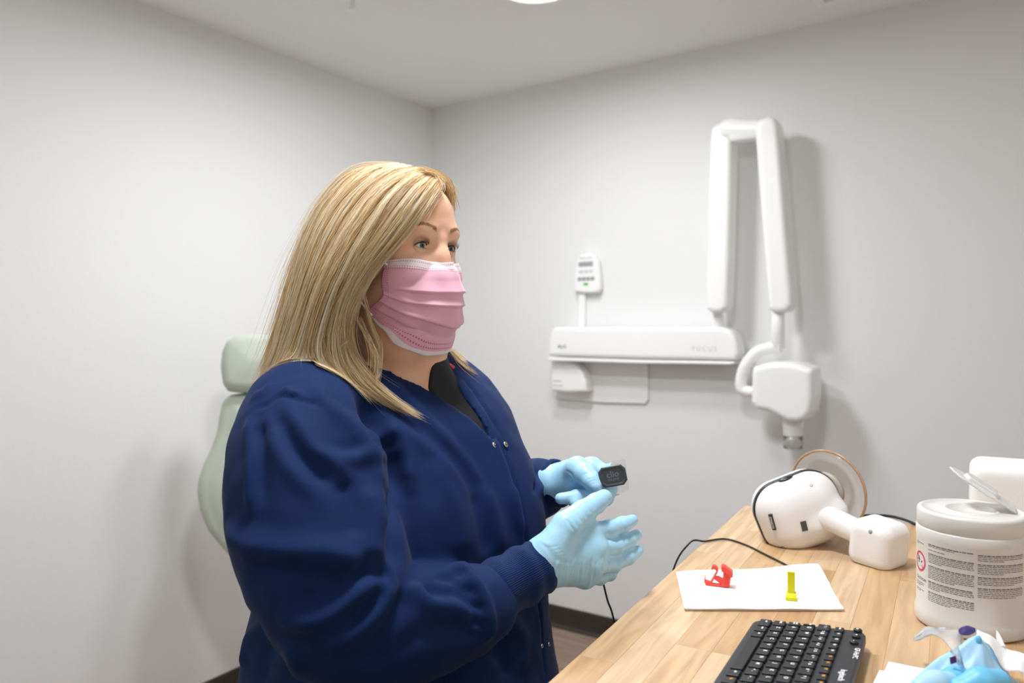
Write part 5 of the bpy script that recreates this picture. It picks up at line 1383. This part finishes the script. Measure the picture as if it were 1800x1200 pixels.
core = H(-.01, 0, .0)
def centre_dir(P):                                  # towards the axis of the head / neck
    c = np.zeros_like(P); z = P[..., 2]; c[..., 0] = core[0]; c[..., 1] = core[1]; c[..., 2] = np.minimum(z, HO[2]+.03)
    d = c-P; return d/(np.linalg.norm(d, axis=-1, keepdims=True)+1e-9)
def strands(n, smin, smax, depth, jit, tipmin=.8, r0=.00042, clump=True):
    s = smin+(smax-smin)*rh.rand(n)
    if clump: cl = np.round(s*16)/16+.018*np.sin(s*80); s2 = s*.68+cl*.32
    else: s2 = s
    A, B_ = sheet_at(s), sheet_at(s2); t = np.linspace(0, 1, NT)[None, :, None]
    P = A*(1-t*.9)+B_*t*.9
    endt = tipmin+(1-tipmin)*rh.rand(n)                 # shorten
    start = np.where(rh.rand(n) < .25, rh.rand(n)*.25, 0)
    idx = (start[:, None]+(endt-start)[:, None]*np.linspace(0, 1, NT)[None, :])*(NT-1); i0 = np.clip(idx.astype(int), 0, NT-2); f = (idx-i0)[..., None]; ar = np.arange(n)[:, None]
    P = P[ar, i0]*(1-f)+P[ar, i0+1]*f
    t = np.linspace(0, 1, NT)[None, :]
    inn = depth[0]+(depth[1]-depth[0])*rh.rand(n)**1.5
    ridge = .0026*np.sin(s*17+1.3)+.0014*np.sin(s*47)
    P = P+centre_dir(P)*((inn-ridge)[:, None]*np.minimum(1, t*4+.15))[..., None]
    wob = jit*(rh.randn(n, 1, 3)*(t[..., None]**1.3)+.5*rh.randn(n, 1, 3)*np.sin(t[..., None]*rh.uniform(3, 9, (n, 1, 1))+rh.rand(n, 1, 1)*6)*t[..., None])
    P = P+wob
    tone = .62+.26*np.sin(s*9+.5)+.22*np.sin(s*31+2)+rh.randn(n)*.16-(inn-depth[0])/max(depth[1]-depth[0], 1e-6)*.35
    return P, tone, r0*(.7+.6*rh.rand(n)), s
sets = [strands(7600, 0, 6.6, (0, .009), .0030, .72, .00032), strands(1500, 6.6, ng-1, (0, .010), .003), strands(900, 0, .8, (-.001, .004), .0026, .62, .0003), strands(330, 0, 6.4, (-.010, -.001), .011, .6, .00016, False), strands(700, 9.2, 10, (-.002, .004), .003, .85)]
# a few loose tendrils in front of the neck and over the shoulder
tg = [[(745, 300, 1.03), (768, 306, 1.035), (785, 322, 1.045), (793, 345, 1.06), (794, 372, 1.075)], [(735, 296, 1.035), (760, 302, 1.04), (782, 316, 1.05), (795, 338, 1.065), (797, 360, 1.08)], [(770, 312, 1.03), (776, 322, 1.025), (772, 335, 1.015), (752, 362, 1.0), (730, 395, .985)], [(640, 520, .962), (655, 575, .958), (668, 610, .965), (663, 660, .955), (652, 690, .95)], [(630, 560, .962), (650, 600, .955), (660, 640, .955), (650, 700, .95)], [(610, 600, .945), (560, 640, .925), (556, 662, .92), (590, 680, .925), (640, 705, .94)], [(600, 610, .945), (555, 640, .93), (520, 655, .94), (480, 668, .95)], [(780, 600, 1.115), (776, 625, 1.10), (800, 650, 1.10), (832, 662, 1.11)]]
tp = []
for g in tg:
    c = catmull([p(*q) for q in g], 10); tp.append(np.stack([np.interp(np.linspace(0, 1, NT), np.linspace(0, 1, len(c)), c[:, i]) for i in range(3)], 1))
P = np.repeat(np.array(tp), 26, 0); n = len(P); t = np.linspace(0, 1, NT)[None, :, None]
P = P+rh.randn(n, 1, 3)*.0035*(.25+t)+rh.randn(n, 1, 3)*.002*np.sin(t*5+rh.rand(n, 1, 1)*6)
sets.append((P, .5+rh.randn(n)*.25, np.full(n, .0003), np.zeros(n)))
P = np.concatenate([q[0] for q in sets]); tone = np.concatenate([q[1] for q in sets]); rad = np.concatenate([q[2] for q in sets])
fl = P.reshape(-1, 3)
for _ in range(4):
    for F, off in ((BF, .0035), (G, .0035)):
        d = F.at(fl); inside = (fl[:, 2] > 1.0) & (d < off) & (fl[:, 0] > F.x[1]) & (fl[:, 0] < F.x[-2]) & (fl[:, 1] > F.y[1]) & (fl[:, 1] < F.y[-2]) & (fl[:, 2] < F.z[-2])
        if inside.any():
            g = F.grad(fl[inside], .006); fl[inside] += g*np.minimum(off+.0005-d[inside], .02)[:, None]
P = fl.reshape(P.shape)
# smooth along the strands
for _ in range(2): P[:, 1:-1] = P[:, 1:-1]*.5+(P[:, :-2]+P[:, 2:])*.25
def strand_mesh(name, P, rad, tone, m, parent):
    n, T = P.shape[:2]; tan = np.gradient(P, axis=1); tan /= np.linalg.norm(tan, axis=2, keepdims=True)+1e-12
    ref = centre_dir(P); s1 = np.cross(tan, ref); s1 /= np.linalg.norm(s1, axis=2, keepdims=True)+1e-12; s2 = np.cross(tan, s1)
    t = np.linspace(0, 1, T)[None, :]; R = (rad[:, None]*np.clip(np.minimum(.5+t*8, (1.02-t)*5), .12, 1))[..., None]
    ring_ = np.stack([P+R*(s1*math.cos(a)+s2*math.sin(a)) for a in (0, 2.0944, 4.18879)], 2)      # n,T,3,3
    V = ring_.reshape(-1, 3); base_ = (np.arange(n)[:, None]*T+np.arange(T-1)[None, :])*3; Q = []
    for k in range(3):
        a = base_+k; b_ = base_+(k+1) % 3; Q.append(np.stack([a, b_, b_+3, a+3], -1).reshape(-1, 4))
    Q = np.concatenate(Q); me = quads(name, V, Q)
    at = me.attributes.new('tone', 'FLOAT', 'POINT'); at.data.foreach_set('value', np.repeat(tone, T*3).astype(np.float32))
    return obj(name, me, m, parent, True)
def hair_material():
    m = bpy.data.materials.new('blond_hair'); m.use_nodes = True; nt = m.node_tree; b = nt.nodes['Principled BSDF']; N = nt.nodes.new; L = nt.links.new
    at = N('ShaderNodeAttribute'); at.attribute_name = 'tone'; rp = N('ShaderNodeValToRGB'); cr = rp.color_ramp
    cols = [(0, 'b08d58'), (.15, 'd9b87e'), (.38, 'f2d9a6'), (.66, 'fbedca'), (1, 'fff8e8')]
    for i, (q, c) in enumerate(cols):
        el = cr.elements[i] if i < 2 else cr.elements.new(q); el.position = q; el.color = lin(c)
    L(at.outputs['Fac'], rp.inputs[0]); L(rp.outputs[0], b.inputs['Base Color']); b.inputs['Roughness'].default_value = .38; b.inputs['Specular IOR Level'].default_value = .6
    tr = N('ShaderNodeBsdfTranslucent'); L(rp.outputs[0], tr.inputs[0]); mx = N('ShaderNodeMixShader'); mx.inputs[0].default_value = .45
    L(b.outputs[0], mx.inputs[1]); L(tr.outputs[0], mx.inputs[2]); L(mx.outputs[0], nt.nodes['Material Output'].inputs[0]); return m
M_hair = hair_material()
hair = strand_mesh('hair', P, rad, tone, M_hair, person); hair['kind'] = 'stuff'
# solid under layer of the hair
sg = np.linspace(0, ng-1, 140); U_ = sheet_at(sg)
U_ = U_+centre_dir(U_)*.009; tcut = int(NT*.72); U_ = U_[:, :tcut]
fl = U_.reshape(-1, 3).copy()
for _ in range(3):
    for F, off in ((BF, .0025), (G, .002)):
        d = F.at(fl); m_ = (d < off) & (fl[:, 2] > 1.0)
        if m_.any(): fl[m_] += F.grad(fl[m_], .006)*np.minimum(off-d[m_], .015)[:, None]
V, Q = grid_mesh(fl.reshape(U_.shape)); me = quads('hair_underlayer', V, Q)
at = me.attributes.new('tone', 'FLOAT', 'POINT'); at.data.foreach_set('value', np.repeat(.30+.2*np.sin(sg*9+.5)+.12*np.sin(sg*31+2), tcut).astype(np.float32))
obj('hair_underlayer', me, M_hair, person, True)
